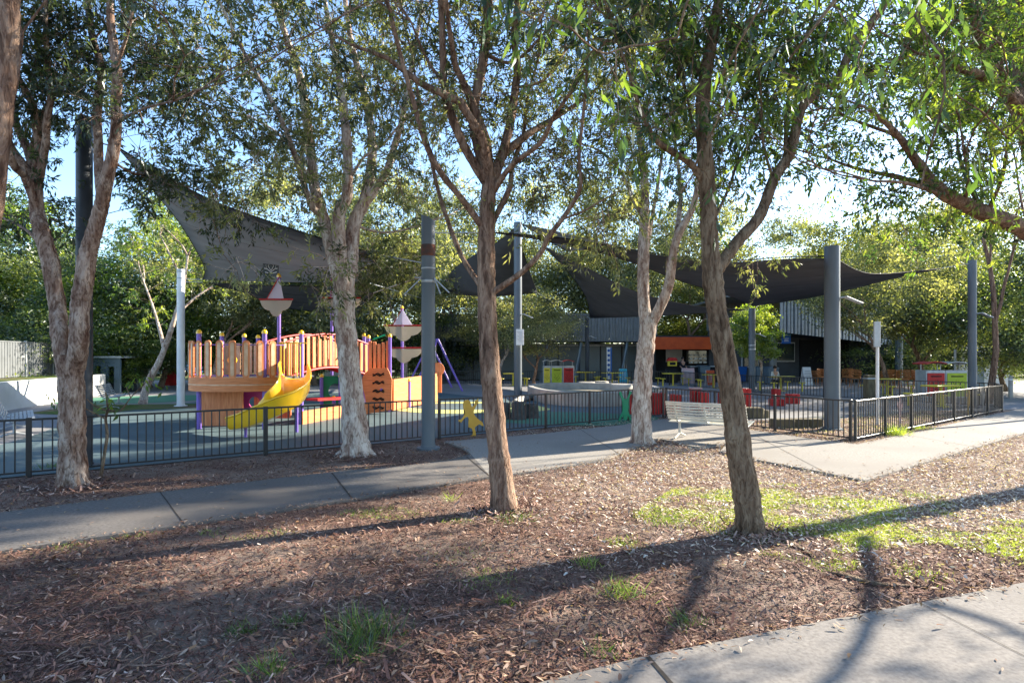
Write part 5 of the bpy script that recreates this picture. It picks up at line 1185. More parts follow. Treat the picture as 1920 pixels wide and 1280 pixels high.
def ribbon(pts, z0, z1, th, mb=None):
    mb = mb or MB(); n = len(pts); o = len(mb.v)
    for i, p in enumerate(pts):
        t = (pts[min(i + 1, n - 1)] - pts[max(i - 1, 0)]); t.z = 0; t.normalize(); nn = Vector((t.y, -t.x, 0)) * th
        za = z0(i / (n - 1)) if callable(z0) else z0; zb = z1(i / (n - 1)) if callable(z1) else z1
        for q_, z in ((p, za), (p + nn, za), (p + nn, zb), (p, zb)): mb.v.append((q_.x, q_.y, z))
    for i in range(n - 1):
        a = o + i * 4
        for k in range(4): mb.f.append((a + k, a + (k + 1) % 4, a + 4 + (k + 1) % 4, a + 4 + k))
    mb.f.append((o, o + 1, o + 2, o + 3)); e_ = o + (n - 1) * 4; mb.f.append((e_ + 3, e_ + 2, e_ + 1, e_)); return mb
ribbon(arc, .95, 1.29, .05).build('deck_skirt', m_woodh, ship)
ribbon([p + Vector((0, -.002, 0)) for p in arc], 1.10, 1.125, .058).build('skirt_groove', m_tan, ship)
MB().prism([(p.x, p.y, 1.22) for p in arc] + [(-5.7, 16.9, 1.22), (-8.2, 16.9, 1.22)], (0, 0, .06)).build('deck', m_bwall, ship)
def pill(c, t, w_, z0, z1, th, mb):
    n = Vector((t.y, -t.x, 0)); r = w_ / 2; pts = []
    for k in range(9): a = math.pi * k / 8; pts.append(c + t * (r * math.cos(a)) + Vector((0, 0, z1 - r + r * math.sin(a))))
    for k in range(9): a = math.pi + math.pi * k / 8; pts.append(c + t * (r * math.cos(a)) + Vector((0, 0, z0 + r + r * math.sin(a))))
    mb.prism([p - n * th / 2 for p in pts], n * th)
cum = [0]
for a, b in zip(arc, arc[1:]): cum.append(cum[-1] + (b - a).length)
def at_arc(s):
    k = 0
    while k < len(cum) - 2 and cum[k + 1] < s: k += 1
    return arc[k].lerp(arc[k + 1], (s - cum[k]) / (cum[k + 1] - cum[k])), (arc[k + 1] - arc[k]).normalized()
for i in range(12):
    p, t = at_arc(.12 + i * (cum[-1] - .3) / 11.5)
    pb_ = MB(); pill(p + Vector((t.y, -t.x, 0)) * .03, t, .165, 1.27, 2.19, .035, pb_); s_ = pb_.build('slat', m_woodh if i in (4, 5, 7) else m_wood, ship)
    pi_ = MB(); pill(p + Vector((t.y, -t.x, 0)) * .055, t, .085, 1.33, 2.13, .006, pi_); pi_.build('slat_inlay', m_tan, s_).location = (0, 0, 0)
    s_.children and None
for ch in [o_ for o_ in ship.children if o_.name.startswith('slat')]:
    for c_ in ch.children:
        c_.data.transform(Matrix.Translation((6.5, -15.5, 0)))
for z in (1.34, 2.08): MB().tube([p + Vector((0, 0, z)) for p in arc], .014, 6).build('barrier_rail', m_purple, ship)
def slats(a, b, n, z0, z1, m, w_=.13, top=None, nm='slat', th=.035):
    a = Vector((a[0], a[1], 0)); b = Vector((b[0], b[1], 0)); t = (b - a).normalized()
    for i in range(n):
        f = (i + .5) / n; p = a.lerp(b, f); u = z0(f) if callable(z0) else z0; v = z1(f) if callable(z1) else z1
        MB().box((p.x, p.y, (u + v) / 2), (w_, th, v - u), ux=t, bev=.012).build(nm, m, ship)
slats((-8.3, 16.85), (-6.1, 16.95), 13, 1.26, 2.18, m_tan)
slats((-6.75, 15.9), (-5.75, 16.35), 6, 1.26, 2.2, m_wood, .09)
for i in range(7): MB().tube([(-6.05 + i * .085, 15.35, 1.26), (-6.05 + i * .085, 15.35, 2.15)], .012, 6).build('yellow_bar', m_yelp, ship)
MB().tube([(-6.1, 15.35, 2.15), (-5.4, 15.4, 2.15)], .016, 6).build('barrier_rail', m_yelp, ship)
# walls below the deck
q = MB()
for i in range(8): q.box(((-7.98) + i * .142, 15.1, .46), (.138, .04, .92))
q.build('lower_wall', m_wood, ship)
xa, xb = P(455, 0, 15.5).x, P(527, 0, 15.5).x
def holed(x0, x1, z0, z1, y, hx, hz, hr, th, m, nm):
    mb = MB(); n = 24; out = []; inn = []
    for k in range(n):
        a = 2 * math.pi * k / n; c_, s_ = math.cos(a), math.sin(a); inn.append((hx + hr * c_, hz + hr * s_))
        k1 = min(((x1 - hx) / c_ if c_ > 1e-6 else (x0 - hx) / c_ if c_ < -1e-6 else 9e9), ((z1 - hz) / s_ if s_ > 1e-6 else (z0 - hz) / s_ if s_ < -1e-6 else 9e9)); out.append((hx + k1 * c_, hz + k1 * s_))
    for (cx_, cz_) in ((x0, z0), (x1, z0), (x1, z1), (x0, z1)):
        k = min(range(n), key=lambda i: (out[i][0] - cx_) ** 2 + (out[i][1] - cz_) ** 2); out[k] = (cx_, cz_)
    for yy in (y, y + th): mb.v += [(p[0], yy, p[1]) for p in inn] + [(p[0], yy, p[1]) for p in out]
    for k in range(n):
        j = (k + 1) % n; mb.f += [(k, j, n + j, n + k), (2 * n + j, 2 * n + k, 3 * n + k, 3 * n + j), (k, 2 * n + k, 2 * n + j, j), (n + k, n + j, 3 * n + j, 3 * n + k)]
    return mb.build(nm, m, ship)
holed(xa, xb, .28, 1.0, 15.5, P(477, 0, 15.5).x, P(0, 754, 15.5).z, .15, .04, m_mag, 'round_hole_panel')
MB().box(((xa + xb) / 2, 16.2, .55), (xb - xa, .04, .9)).build('inner_wall', m_wood, ship)
xa, xb = P(604, 0, 18.4).x, P(641, 0, 18.4).x
holed(xa, xb, .2, 1.18, 18.42, P(629, 0, 18.4).x, P(0, 733, 18.4).z, .235, .04, m_green, 'round_hole_panel')
# arched bridge
A_, B_ = Vector((-6.45, 15.95, 0)), Vector((-4.93, 18.7, 0)); bd_ = (B_ - A_).normalized(); bn = Vector((bd_.y, -bd_.x, 0)) * .44
zb_ = lambda f: 1.24 + .26 * math.sin(math.pi * f)
q = MB(); n = 22
for i in range(n):
    f = (i + .5) / n; p = A_.lerp(B_, f); q.box((p.x, p.y, zb_(f)), ((B_ - A_).length / n - .02, .84, .045), ux=bd_)
q.build('bridge_deck', m_red, ship)
for s_ in (-1, 1):
    pts = [A_.lerp(B_, i / 12) + bn * s_ for i in range(13)]
    MB().tube([p + Vector((0, 0, zb_(i / 12) - .02)) for i, p in enumerate(pts)], .035, 8).build('bridge_beam', m_red, ship, smooth=True)
    MB().tube([p + Vector((0, 0, zb_(i / 12) + .95)) for i, p in enumerate(pts)], .026, 8).build('bridge_handrail', m_red, ship, smooth=True)
    slats(tuple((A_ + bn * s_ * 1.06).xy), tuple((B_ + bn * s_ * 1.06).xy), 15, lambda f: zb_(f) + .02, lambda f: zb_(f) + .90, m_wood if s_ > 0 else m_tan, .125)
# rear tower with climbing wall
d = 18.25
cw = [(694, 690), (726, 690), (730, 698), (735, 712), (734, 740), (734, 768), (687, 776), (684, 740), (677, 716), (682, 702)]
MB().prism([P(x, y, d) for x, y in cw], (0, .06, 0)).build('climbing_wall', m_woodh, ship)
for i, yy in enumerate((702, 717, 733, 748, 764)):
    hh = MB(); 
    for k in range(2):
        hh.tube([P(699 + j * 2.6, yy + 1.6 * math.sin(j * 1.4 + i + k) + k * 2 - 1, d - .02 - .03 * (j % 2)) for j in range(9)], .018, 6)
    hh.build('rope_hold', m_hole, ship)
MB().box(P(715, 730, d - .02), (.07, .05, .07), bev=.01).build('knob', m_purple, ship)
slats((P(690, 0, 18.7).x, 18.7), (P(731, 0, 18.95).x, 18.95), 5, 1.38, lambda f: 2.25 + .05 * math.sin(f * 9), m_wood, .105)
slats((P(683, 0, 18.55).x - .25, 19.3), (P(683, 0, 18.55).x - .02, 18.6), 3, 1.3, 2.25, m_wood, .11)
MB().box((P(710, 0, 19.3).x, 19.35, 1.3), (.78, 1.2, .06)).build('deck', m_bwall, ship)
MB().tube([P(700, 636, 19.2), P(722, 628, 19.4)], .03, 8).build('telescope', m_green, ship)
hl = [Vector((P(735, 0, 18.9).x, 18.9, 0)), Vector((P(765, 0, 20.4).x, 20.4, 0)), Vector((P(796, 0, 21.6).x, 21.6, 0)), Vector((P(818, 0, 22.6).x, 22.6, 0))]
ribbon(hl, .06, lambda f: 1.06 + .1 * f * f, .06).build('hull_side', m_woodh, ship)
b = P(821, 692, 22.7); MB().lathe(b, [(.26, 0), (.26, .06)], 18, axis=(0, -1, 0)).box(b + Vector((0, -.03, -.5)), (.3, .06, .8)).build('bow_board', m_wood, ship)
bw = [Vector((P(564, 0, 15.4).x, 15.4, 0)), Vector((P(600, 0, 16.3).x, 16.3, 0)), Vector((P(645, 0, 17.4).x, 17.4, 0)), Vector((P(686, 0, 18.1).x, 18.1, 0))]
ribbon(bw, 0, .36, .06).build('hull_side', m_woodh, ship)
ribbon([p + Vector((.05, .25, 0)) for p in bw[:3]], lambda f: .62 - .08 * f, lambda f: .68 - .08 * f, .35).build('red_ramp', m_red, ship)
# slide
sp3 = crom([(-5.52, 14.9, 1.24, 0), (-5.38, 14.45, 1.16, 0), (-5.16, 13.95, .98, 0), (-5.03, 13.5, .78, 0), (-5.12, 13.12, .58, 0), (-5.42, 12.92, .40, 0), (-5.75, 12.88, .27, 0), (-6.08, 12.9, .22, 0)], 5)
prof = [(-.40, .38), (-.37, .40), (-.345, .37), (-.33, .16), (-.26, .04), (-.10, .0), (.10, .0), (.26, .04), (.33, .16), (.345, .37), (.37, .40), (.40, .38)]
mb = MB(); n = len(sp3)
for i in range(n):
    p = Vector(sp3[i][:3]); t = Vector(sp3[min(i + 1, n - 1)][:3]) - Vector(sp3[max(i - 1, 0)][:3]); t.normalize(); u = Vector((0, 0, 1)).cross(t).normalized(); v = t.cross(u)
    f = i / (n - 1); hs = 1.12 - .42 * max(0, f - .6) / .4
    for a, b in prof: mb.v.append(tuple(p - u * a * .92 + v * b * hs))
k = len(prof)
for i in range(n - 1):
    for j in range(k - 1): mb.f.append((i * k + j, i * k + j + 1, (i + 1) * k + j + 1, (i + 1) * k + j))
sl_ = mb.build('slide', m_yel, ship, smooth=True); sm = sl_.modifiers.new('thick', 'SOLIDIFY'); sm.thickness = .028
for x, y, z in ((-5.08, 13.85, .9), (-5.45, 12.98, .42), (-5.9, 13.0, .25)): MB().tube([(x, y, 0), (x, y, z)], .035, 8).build('slide_leg', m_purple, ship)
# masts
def mast(px, d, ytop, yards, zb=0, cap=True):
    x = (px - 960) / F * d; zt = P(px, ytop, d).z
    m0 = MB().tube([(x, d, zb), (x, d, zt)], .05, 10).build('mast', m_purple, ship, smooth=True)
    def pp_(l): return [P(a, b, d - .07) for a, b in l]
    def sub(mbx, nm, m):
        o_ = mbx.build(nm, m, ship); o_.parent = m0; o_.data.transform(Matrix.Identity(4)); return o_
    for (xl, xr, y, tri, nd) in yards:
        w_ = xr - xl
        sub(MB().tube([P(xl, y, d - .08), P(xr, y, d - .08)], .022, 8), 'yard', m_red)
        if tri:
            q = MB().prism(pp_([(xl + w_ * .24, y - 1), (xr - w_ * .28, y - 1), (px + 1, ytop + 3)]), (0, .02, 0)); sub(q, 'white_sail', m_sailw)
            sub(MB().tube([P(xl + w_ * .22, y, d - .09), P(px, ytop + 1, d - .09)], .012, 6), 'sail_edge', m_red)
        L_ = [(xl + w_ * .02, y + 2)]
        for a, b in ((.08, .34), (.16, .52), (.25, .6), (.31, .62), (.35, .80), (.42, .93), (.5, 1.0), (.58, .93), (.65, .80), (.69, .62), (.75, .6), (.84, .52), (.92, .34)): L_.append((xl + w_ * a, y + 2 + nd * b))
        L_.append((xr - w_ * .02, y + 2)); sub(MB().prism(pp_(L_), (0, .012, 0)), 'net_sail', m_net)
    if cap: sub(MB().lathe((x, d, zt), [(.06, -.03), (.06, .02), (.02, .08)], 10), 'mast_cap', m_yel)
mast(523, 16.2, 518, [(486, 549, 561, True, 31)], 1.2)
mast(622, 18.9, 512, [(603, 681, 558, True, 30)], 1.2)
mast(754, 21.8, 577, [(719, 794, 610, True, 28), (721, 794, 652, False, 27)])
MB().lathe(P(436, 675, 15.2), [(.12, 0), (.12, .03)], 16, axis=(0, -1, 0)).build('steering_wheel', m_yel, ship)
# swing frame
sw_ = thing('swing_frame', 'purple A-frame swing seen right of the rusty collared post', 'swing', tuple(G(845, 733)))
a0, a1 = P(821, 636, 30.5), P(806, 640, 34)
for ap, dd_ in ((a0, 0), (a1, 0)):
    for s_ in (-1, 1): MB().tube([ap, (ap.x + s_ * 1.3, ap.y - .2, 0)], .055, 8).build('leg', m_purple, sw_, smooth=True)
MB().tube([a0, a1], .055, 8).build('top_beam', m_purple, sw_, smooth=True)
for f in (.3, .7):
    p = a0.lerp(a1, f); c_ = MB()
    for s_ in (-.2, .2): c_.tube([p + Vector((0, s_, 0)), Vector((p.x, p.y + s_, .5))], .008, 5)
    c_.build('chains', m_galv, sw_); MB().box((p.x, p.y, .49), (.2, .46, .04), bev=.01).build('seat', m_hole, sw_)

# ---------------------------------------------------------------- people
def person(name, label, loc, rz, seated, shirt, legs, scale=1.0):
    root = thing(name, label, 'person', (0, 0, 0), world=False)
    hip = .9 if not seated else .50
    S = lambda z: (z - .9) + hip
    J = {'pelvis': (0, 0, S(.92)), 'belly': (0, 0, S(1.1)), 'chest': (0, -.01, S(1.32)), 'neck': (0, 0, S(1.47)), 'head0': (0, -.01, S(1.56)), 'head1': (0, -.02, S(1.68)),}
    R_ = {'pelvis': .13, 'belly': .115, 'chest': .135, 'neck': .055, 'head0': .075, 'head1': .085}
    E_ = [('pelvis', 'belly'), ('belly', 'chest'), ('chest', 'neck'), ('neck', 'head0'), ('head0', 'head1')]
    for s_, t in ((-1, 'l'), (1, 'r')):
        J['sh' + t] = (s_ * .17, 0, S(1.40)); J['el' + t] = (s_ * .23, -.03, S(1.13)); J['wr' + t] = (s_ * .17, -.22, S(1.0)) if not seated else (s_ * .12, -.30, S(1.08))
        w_ = Vector(J['wr' + t]); J['pa' + t] = tuple(w_ + Vector((-s_ * .01, -.06, -.02)))
        R_['sh' + t] = .055; R_['el' + t] = .04; R_['wr' + t] = .028; R_['pa' + t] = .032
        E_ += [('chest', 'sh' + t), ('sh' + t, 'el' + t), ('el' + t, 'wr' + t), ('wr' + t, 'pa' + t)]
        for k in range(5):
            a = Vector(J['pa' + t]); off = Vector(((k - 1.5) * .016 * s_, -.05 - .012 * (k in (1, 2)), -.012)) if k < 4 else Vector((-s_ * .04, -.01, .005))
            J['f%d%s' % (k, t)] = tuple(a + off); R_['f%d%s' % (k, t)] = .008; E_.append(('pa' + t, 'f%d%s' % (k, t)))
        J['hp' + t] = (s_ * .09, 0, S(.88))
        if seated: J['kn' + t] = (s_ * .12, -.42, .50); J['an' + t] = (s_ * .12, -.40, .09); J['to' + t] = (s_ * .13, -.56, .05)
        else: J['kn' + t] = (s_ * .10, -.02, .48); J['an' + t] = (s_ * .10, .02, .09); J['to' + t] = (s_ * .12, -.13, .04)
        R_['hp' + t] = .09; R_['kn' + t] = .06; R_['an' + t] = .042; R_['to' + t] = .035
        E_ += [('pelvis', 'hp' + t), ('hp' + t, 'kn' + t), ('kn' + t, 'an' + t), ('an' + t, 'to' + t)]
    def grow(nm, keys, edges, extra, m):
        idx = {k: i for i, k in enumerate(keys)}; me = bpy.data.meshes.new(nm); me.from_pydata([J[k] for k in keys], [(idx[a], idx[b]) for a, b in edges], []); me.materials.append(m)
        o_ = bpy.data.objects.new(nm, me); COL.objects.link(o_); o_.parent = root; o_.modifiers.new('skin', 'SKIN')
        if not me.skin_vertices: 
            bm = bmesh.new(); bm.from_mesh(me); bm.verts.layers.skin.verify(); bm.to_mesh(me); bm.free()
        for k, sv in zip(keys, me.skin_vertices[0].data): sv.radius = (R_[k] + extra, (R_[k] + extra) * (.72 if k in ('chest', 'belly', 'pelvis') else 1)); sv.use_root = (k == keys[0])
        sb_ = o_.modifiers.new('sub', 'SUBSURF'); sb_.levels = 2; sb_.render_levels = 2; me.polygons.foreach_set('use_smooth', [True] * len(me.polygons)); return o_
    grow('body', list(J), E_, 0, m_skin)
    top_ = [k for k in J if k[:2] in ('pe', 'be', 'ch', 'sh', 'el')]; grow('shirt', top_, [e_ for e_ in E_ if e_[0] in top_ and e_[1] in top_], .014, shirt)
    lo_ = [k for k in J if k[:2] in ('pe', 'hp', 'kn', 'an')]; grow('trousers', lo_, [e_ for e_ in E_ if e_[0] in lo_ and e_[1] in lo_], .014, legs)
    h = Vector(J['head1']); hair = MB().lathe(h + Vector((0, .02, -.03)), [(.10, -.04), (.105, .03), (.085, .09), (.03, .125)], 14).build('hair', m_hair, root, smooth=True)
    fc = MB().box(h + Vector((0, -.095, -.05)), (.022, .03, .035), bev=.006).build('nose', m_skin, root)
    for s_ in (-1, 1): MB().lathe(h + Vector((s_ * .032, -.082, -.025)), [(.011, 0), (.009, .006)], 8, axis=(0, -1, 0)).build('eye', m_hole, root)
    root.location = loc; root.rotation_euler = (0, 0, rz); root.scale = (scale,) * 3; return root
person('person', 'standing person in dark clothes at the kiosk under the orange awning', (P(1280, 0, 39.9).x, 39.9, .012), .3, False, m_cloth_d, m_cloth_d)
tb = G(1464, 733); person('person', 'person in a pale top seated at the sunlit yellow table', (tb.x + .1, tb.y + .9, .012), .2, True, m_cloth_w, m_cloth_d, .95)

# ---------------------------------------------------------------- ground litter and grass
pw = np.array([(p.x, p.y) for p in path_w]); fw = np.array([(p.x, p.y) for p in foot_w]); bed = np.array([(5.0, 16.7), (7.15, 12.45), (15.8, 19.1), (13.6, 19.4), (8.6, 16.3), (7.0, 16.5)])
def line_y(x, A, B): return A.y + (x - A.x) * (B.y - A.y) / (B.x - A.x)
def mulch_ok(x, y, path=True):
    lim = np.where(x < FB.x, line_y(x, FA, FB), np.where(x < FD.x, line_y(x, FC, FD), np.where(x < FE.x, line_y(x, FD, FE), line_y(x, FE, FG))))
    ok = (y < lim - .04) & ~((x > FD.x) & (x < FE.x + .1) & (y > line_y(x, FD, FE)))
    ok |= inside(x, y, bed)
    if path: ok &= ~inside(x, y, pw) & ~inside(x, y, fw)
    return ok
def scatter(n, r, dmin=2.7, dmax=19, path=True, pw_=1.0):
    d = dmin + (dmax - dmin) * r.rand(n) ** pw_; x = r.uniform(-1.02, 1.02, n) * d; k = mulch_ok(x, d, path); return x[k], d[k]
r = np.random.RandomState(77)
def flat_bits(x, y, r, l0, l1, asp, z0, tilt, nm, m, tint, label, chip=False):
    n = len(x); a = r.uniform(0, 2 * np.pi, n); D = unit(np.stack([np.cos(a), np.sin(a), r.normal(size=n) * tilt], 1)); L = r.uniform(l0, l1, n)
    up = unit(np.stack([r.normal(size=n) * tilt, r.normal(size=n) * tilt, np.ones(n)], 1)); S = unit(np.cross(D, up)); N = np.cross(S, D)
    W_ = L * asp * r.uniform(.6, 1.4, n); C = np.stack([x, y, z0 + r.uniform(0, .012, n)], 1) - D * (L / 2)[:, None]; C[:, 2] += np.abs(D[:, 2]) * L / 2
    m1 = C + D * (L * .4)[:, None] + N * (L * r.uniform(-.03, .10, n))[:, None]; T_ = C + D * L[:, None]
    if chip:
        e1, e2 = r.uniform(.15, .5, (2, n)); Q = np.stack([C + S * (W_ * e1)[:, None], C - S * (W_ * e2)[:, None], T_ - S * (W_ * e1)[:, None], T_ + S * (W_ * e2)[:, None]], 1)
    else:
        B_ = S * (L * r.uniform(-.12, .12, n))[:, None]; cu = N * (L * r.uniform(.0, .14, n))[:, None]; m1 = C + D * (L * .28)[:, None] + B_ + cu; m2 = C + D * (L * .66)[:, None] + B_ + cu
        Q = np.stack([C, m1 + S * (W_ * .42)[:, None], m2 + S * (W_ * .46)[:, None], T_, m2 - S * (W_ * .4)[:, None], m1 - S * (W_ * .5)[:, None]], 1); Q[:, :, 2] = np.maximum(Q[:, :, 2], z0 - .003)
    o_ = quads_object(nm, Q, tint, m, nper=Q.shape[1]); tag(o_, label, None, None, 'stuff'); return o_
x, y = scatter(230000, r, pw_=1.15)
pale = np.clip((x + .6) / 3.0, 0, 1) * np.clip((y - 4.6) / 2.2, 0, 1)  # right side tinted paler: more litter there, plus sunlight put into the chips
cl_n = .5 + .5 * np.sin(x * 2.1 + 1.3 * np.sin(y * 1.7)) * np.sin(y * 2.6 + np.sin(x * 1.1))
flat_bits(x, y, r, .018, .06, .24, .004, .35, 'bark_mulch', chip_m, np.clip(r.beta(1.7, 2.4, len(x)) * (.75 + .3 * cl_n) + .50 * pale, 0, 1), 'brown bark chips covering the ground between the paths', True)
x, y = scatter(26000, r, 2.7, 16, pw_=1.25)
def clump(x, y): return .5 + .28 * np.sin(x * 2.9 + 1.7 * np.sin(y * 2.3)) + .25 * np.sin(y * 4.1 + 1.4 * np.sin(x * 1.9 + 1)) + .2 * np.sin(x * 7.1 - y * 5.3)
k = r.rand(len(x)) < np.clip(clump(x, y), .06, 1) ** 1.5; x, y = x[k], y[k]
xb, yb = scatter(520, r, 2.7, 11, pw_=1.2); flat_bits(xb, yb, r, .09, .24, .10, .014, .12, 'bark_strips', chip_m, r.uniform(.25, .78, len(xb)), 'long shed bark strips lying on the mulch', True)
flat_bits(x, y, r, .03, .085, .27, .012, .22, 'leaf_litter', dry_m, r.rand(len(x)), 'pale fallen gum leaves scattered over the mulch')
x = r.uniform(-9, 12, 1500); y = r.uniform(3, 15, 1500); k = inside(x, y, pw) | inside(x, y, fw); x, y = x[k], y[k]
flat_bits(x, y, r, .03, .08, .25, ZP + .004, .1, 'leaf_litter', dry_m, r.rand(len(x)), 'a few fallen leaves lying on the concrete paths')
mb = MB(); q = random.Random(8)
for i in range(800):
    d = 2.8 + 8 * q.random() ** 1.3; x = q.uniform(-.95, .95) * d
    if not mulch_ok(np.array([x]), np.array([d]))[0]: continue
    a = q.uniform(0, 6.28); l = q.uniform(.08, .34); dv = Vector((math.cos(a), math.sin(a), 0)); cv = Vector((-dv.y, dv.x, 0)) * q.uniform(-.2, .2) * l
    p = Vector((x, d, .015)); rr = q.uniform(.0018, .005); mb.tube([p, p + dv * l * .5 + cv + Vector((0, 0, q.uniform(0, .02))), p + dv * l], [rr, rr * .9, rr * .4], 4)
tag(mb.build('fallen_twigs', twig_m), 'dry twigs lying in the mulch', None, None, 'stuff')
xs, ys = [], []
for pl_ in (path_w, foot_w):
    for a, b in zip(pl_, pl_[1:] + pl_[:1]):
        L_ = (b - a).length
        if L_ > 60 or (a.y > 13 and b.y > 13): continue
        m = int(L_ * 85); t_ = r.rand(m); xs.append(a.x + (b.x - a.x) * t_ + r.normal(size=m) * .07); ys.append(a.y + (b.y - a.y) * t_ + r.normal(size=m) * .07)
x = np.concatenate(xs); y = np.concatenate(ys); k = (y > 2.5) & (np.abs(x) < 1.1 * y + 1); x, y = x[k], y[k]
flat_bits(x, y, r, .015, .06, .28, ZP + .003, .3, 'leaf_litter', dry_m, r.rand(len(x)), 'small leaves and chips spilling over the edges of the concrete paths')
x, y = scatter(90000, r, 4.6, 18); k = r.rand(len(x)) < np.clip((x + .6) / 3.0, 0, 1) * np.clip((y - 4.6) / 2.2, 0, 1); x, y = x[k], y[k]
flat_bits(x, y, r, .02, .07, .3, .012, .3, 'leaf_litter', sunlit_m, r.rand(len(x)), 'thick leaf litter, coloured paler for sunlight, on the right half of the mulch')
xs, ys = [], []
for tx, ty, n_, sp_ in ((946, 957, 700, .22), (1408, 1000, 700, .22), (1203, 832, 500, .3), (668, 853, 700, .3), (136, 912, 600, .26)):
    b = G(tx, ty); xs.append(b.x + r.normal(size=n_) * sp_); ys.append(b.y + r.normal(size=n_) * sp_)
x = np.concatenate(xs); y = np.concatenate(ys); k = mulch_ok(x, y); x, y = x[k], y[k]
flat_bits(x, y, r, .03, .10, .22, .012, .5, 'bark_flakes', chip_m, r.uniform(.25, .9, len(x)), 'bark flakes heaped round the feet of the trees', True)
for tx, ty, lb, m_, rr, seed_ in ((946, 957, 'root flare of the red brown middle tree', bk_brown, .13, 1), (1408, 1000, 'root flare of the dark leaning trunk', bk_dark, .145, 2), (668, 853, 'root flare of the big paperbark by the play ship', bk_paper, .24, 3), (1203, 832, 'root flare of the pale paperbark by the bench', bk_paper, .21, 4), (136, 912, 'root flare of the leftmost paperbark', bk_paper2, .18, 5)):
    b = G(tx, ty); q = random.Random(seed_); mb = MB(); par = [o_ for o_ in bpy.data.objects if o_.parent is None and o_.type == 'EMPTY' and 'category' in o_ and o_['category'] == 'tree' and (o_.location - b).length < .02][0]
    for k_ in range(6):
        a = k_ * 1.05 + q.uniform(-.3, .3); dv = Vector((math.cos(a), math.sin(a), 0)); l = rr * q.uniform(.45, .95)
        mb.tube([b + dv * rr * .45 + Vector((0, 0, rr * 1.3)), b + dv * rr * .85 + Vector((0, 0, rr * .35)), b + dv * (rr + l * .5) + Vector((0, 0, .012)), b + dv * (rr + l) + Vector((0, 0, -.02))], [rr * .34, rr * .32, rr * .2, rr * .07], 8, jit=.1, rng=q)
    mb.build('root_flare', m_, par, smooth=True)
# surface roots by the dark trunk
for i, (l, lb) in enumerate((([(1440, 998, 20), (1470, 1012, 15), (1505, 1030, 10), (1530, 1045, 6)], 'short woody root running right from the dark trunk base'), ([(1550, 1072, 7), (1590, 1080, 13), (1640, 1094, 13), (1700, 1098, 9), (1740, 1100, 5)], 'bare woody root in the dirt near the front pavement'))):
    pts = [(*G(a, b, .008), w_ / 2 * G(a, b).y / F) for a, b, w_ in l]; pc = crom(pts, 5); m_ = MB().tube([Vector(a[:3]) for a in pc], [a[3] for a in pc], 8, jit=.12, rng=random.Random(3), flat=.7)
    tag(m_.build('tree_root', bk_dark, None, smooth=True), lb, 'root')

def blades(x, y, h, r, z=0.0, spread=.5):
    n = len(x); D = unit(np.stack([r.normal(size=n) * spread, r.normal(size=n) * spread, np.ones(n)], 1)); C = np.stack([x, y, np.full(n, z) - .003], 1)
    return leaf_quads(C, D, h, .0035 + .014 * h)
Qs, Ts = [], []
def patch(px, n, h0, h1, thr=-.2, tint=(.35, .8)):
    pg = np.array([(G(a, b).x, G(a, b).y) for a, b in px]); lo_, hi_ = pg.min(0), pg.max(0); x = r.uniform(lo_[0], hi_[0], n); y = r.uniform(lo_[1], hi_[1], n)
    c = np.sin(x * 3.1 + y) * np.sin(y * 3.7 - x * 1.3) + .6 * np.sin(x * 8.3 + 2 * y) * np.sin(y * 9.1) + .35 * r.normal(size=n)
    cx_, cy_ = pg.mean(0); e = np.sqrt(((x - cx_) / (hi_[0] - lo_[0]) * 2) ** 2 + ((y - cy_) / (hi_[1] - lo_[1]) * 2) ** 2)
    k = inside(x, y, pg) & (c > thr + np.clip(e - .55, 0, 1) * 1.6); x, y = x[k], y[k]; h = r.uniform(h0, h1, len(x))
    Qs.append(blades(x, y, h, r, .0, .6)); Ts.append(np.clip(r.uniform(*tint, len(x)) + .12 * c[k], 0, 1))
patch([(1190, 962), (1260, 918), (1400, 905), (1560, 912), (1720, 945), (1860, 985), (1780, 1018), (1560, 1040), (1440, 1016), (1300, 996), (1200, 988)], 110000, .018, .05, -.28, (.45, 1.0))
patch([(1760, 1010), (1850, 975), (1990, 975), (1990, 1065), (1850, 1060), (1790, 1040)], 24000, .02, .05, -.1, (.45, .95))
patch([(1440, 1020), (1560, 1040), (1640, 1060), (1560, 1080), (1420, 1040)], 3500, .02, .05, .2, (.3, .7))
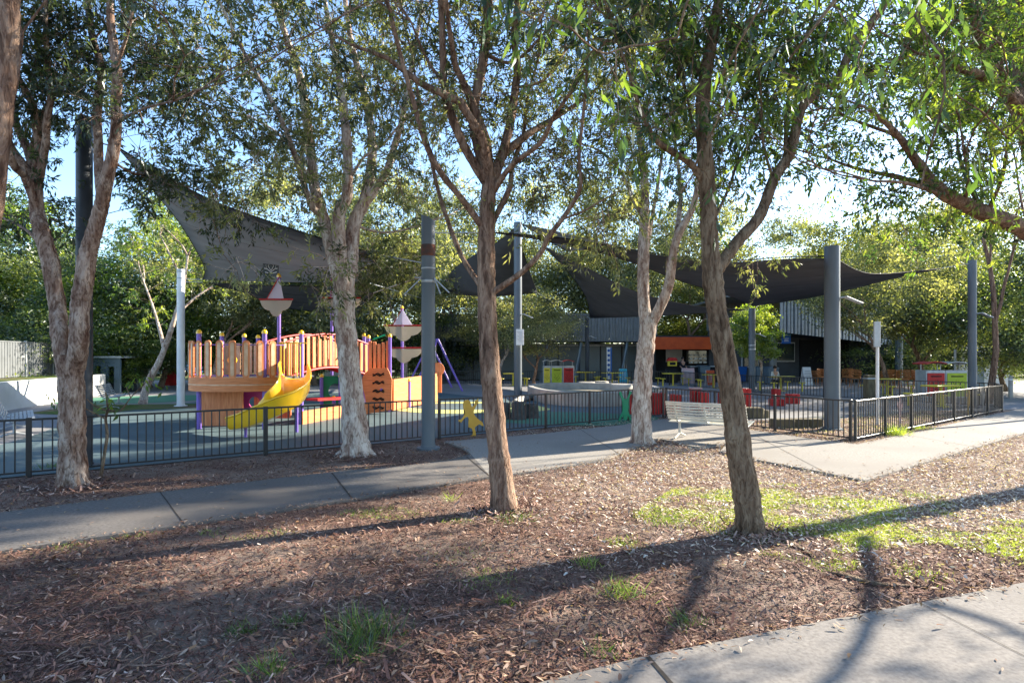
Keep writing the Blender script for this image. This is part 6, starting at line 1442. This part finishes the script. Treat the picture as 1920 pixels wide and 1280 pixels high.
patch([(600, 965), (760, 945), (900, 950), (900, 985), (720, 975)], 4000, .02, .05, .3, (.2, .6))
patch([(1420, 792), (1540, 815), (1600, 826), (1700, 800), (1860, 765), (1700, 766), (1560, 780)], 16000, .03, .09, -.1, (.4, .9))
patch([(370, 995), (520, 985), (640, 990), (500, 1010), (380, 1020)], 2500, .02, .05, .3, (.3, .7))
def tuft(px, py, rad, h, n, tint=(.2, .6), sp=.7):
    b = G(px, py); a = r.normal(size=(n, 2)) * rad; Qs.append(blades(b.x + a[:, 0], b.y + a[:, 1], h * r.uniform(.5, 1.1, n), r, 0, sp)); Ts.append(r.uniform(*tint, n))
for a in ((690, 1195, .10, .24, 190, (.0, .4)), (660, 1230, .08, .2, 110, (.0, .35)), (450, 1190, .05, .10, 120, (.05, .35)), (545, 1170, .05, .09, 110, (.1, .4)), (1165, 1115, .08, .16, 130, (.2, .6)), (1100, 1062, .05, .12, 90, (.3, .7)), (915, 1085, .13, .05, 260, (.4, .8)), (950, 1128, .04, .06, 90, (.4, .8)),
          (1290, 1170, .06, .12, 80, (.0, .4)), (1130, 1225, .06, .10, 70, (.0, .3)), (843, 940, .03, .17, 22, (.5, .9)), (960, 972, .13, .08, 320, (.15, .5)), (1170, 1020, .10, .06, 200, (.4, .8)), (1245, 975, .16, .07, 420, (.2, .6)), (130, 1022, .12, .05, 160, (.4, .8)), (255, 1002, .10, .05, 140, (.4, .8)),
          (1680, 818, .10, .34, 240, (.55, .95)), (1728, 806, .16, .16, 240, (.5, .9)), (1725, 932, .12, .08, 160, (.4, .8)), (1768, 948, .08, .08, 110, (.4, .8)), (1720, 1075, .12, .06, 200, (.4, .8)), (860, 1040, .2, .04, 200, (.3, .7)), (1400, 1008, .16, .06, 200, (.1, .5)), (500, 1262, .05, .16, 90, (.1, .5)), (1340, 790, .1, .1, 60, (.3, .6)), (95, 878, .12, .13, 90, (.2, .5))):
    tuft(*a)
o_ = quads_object('grass', np.concatenate(Qs), np.concatenate(Ts), grass_m); tag(o_, 'bright short grass and scattered tufts growing through the mulch', None, None, 'stuff')
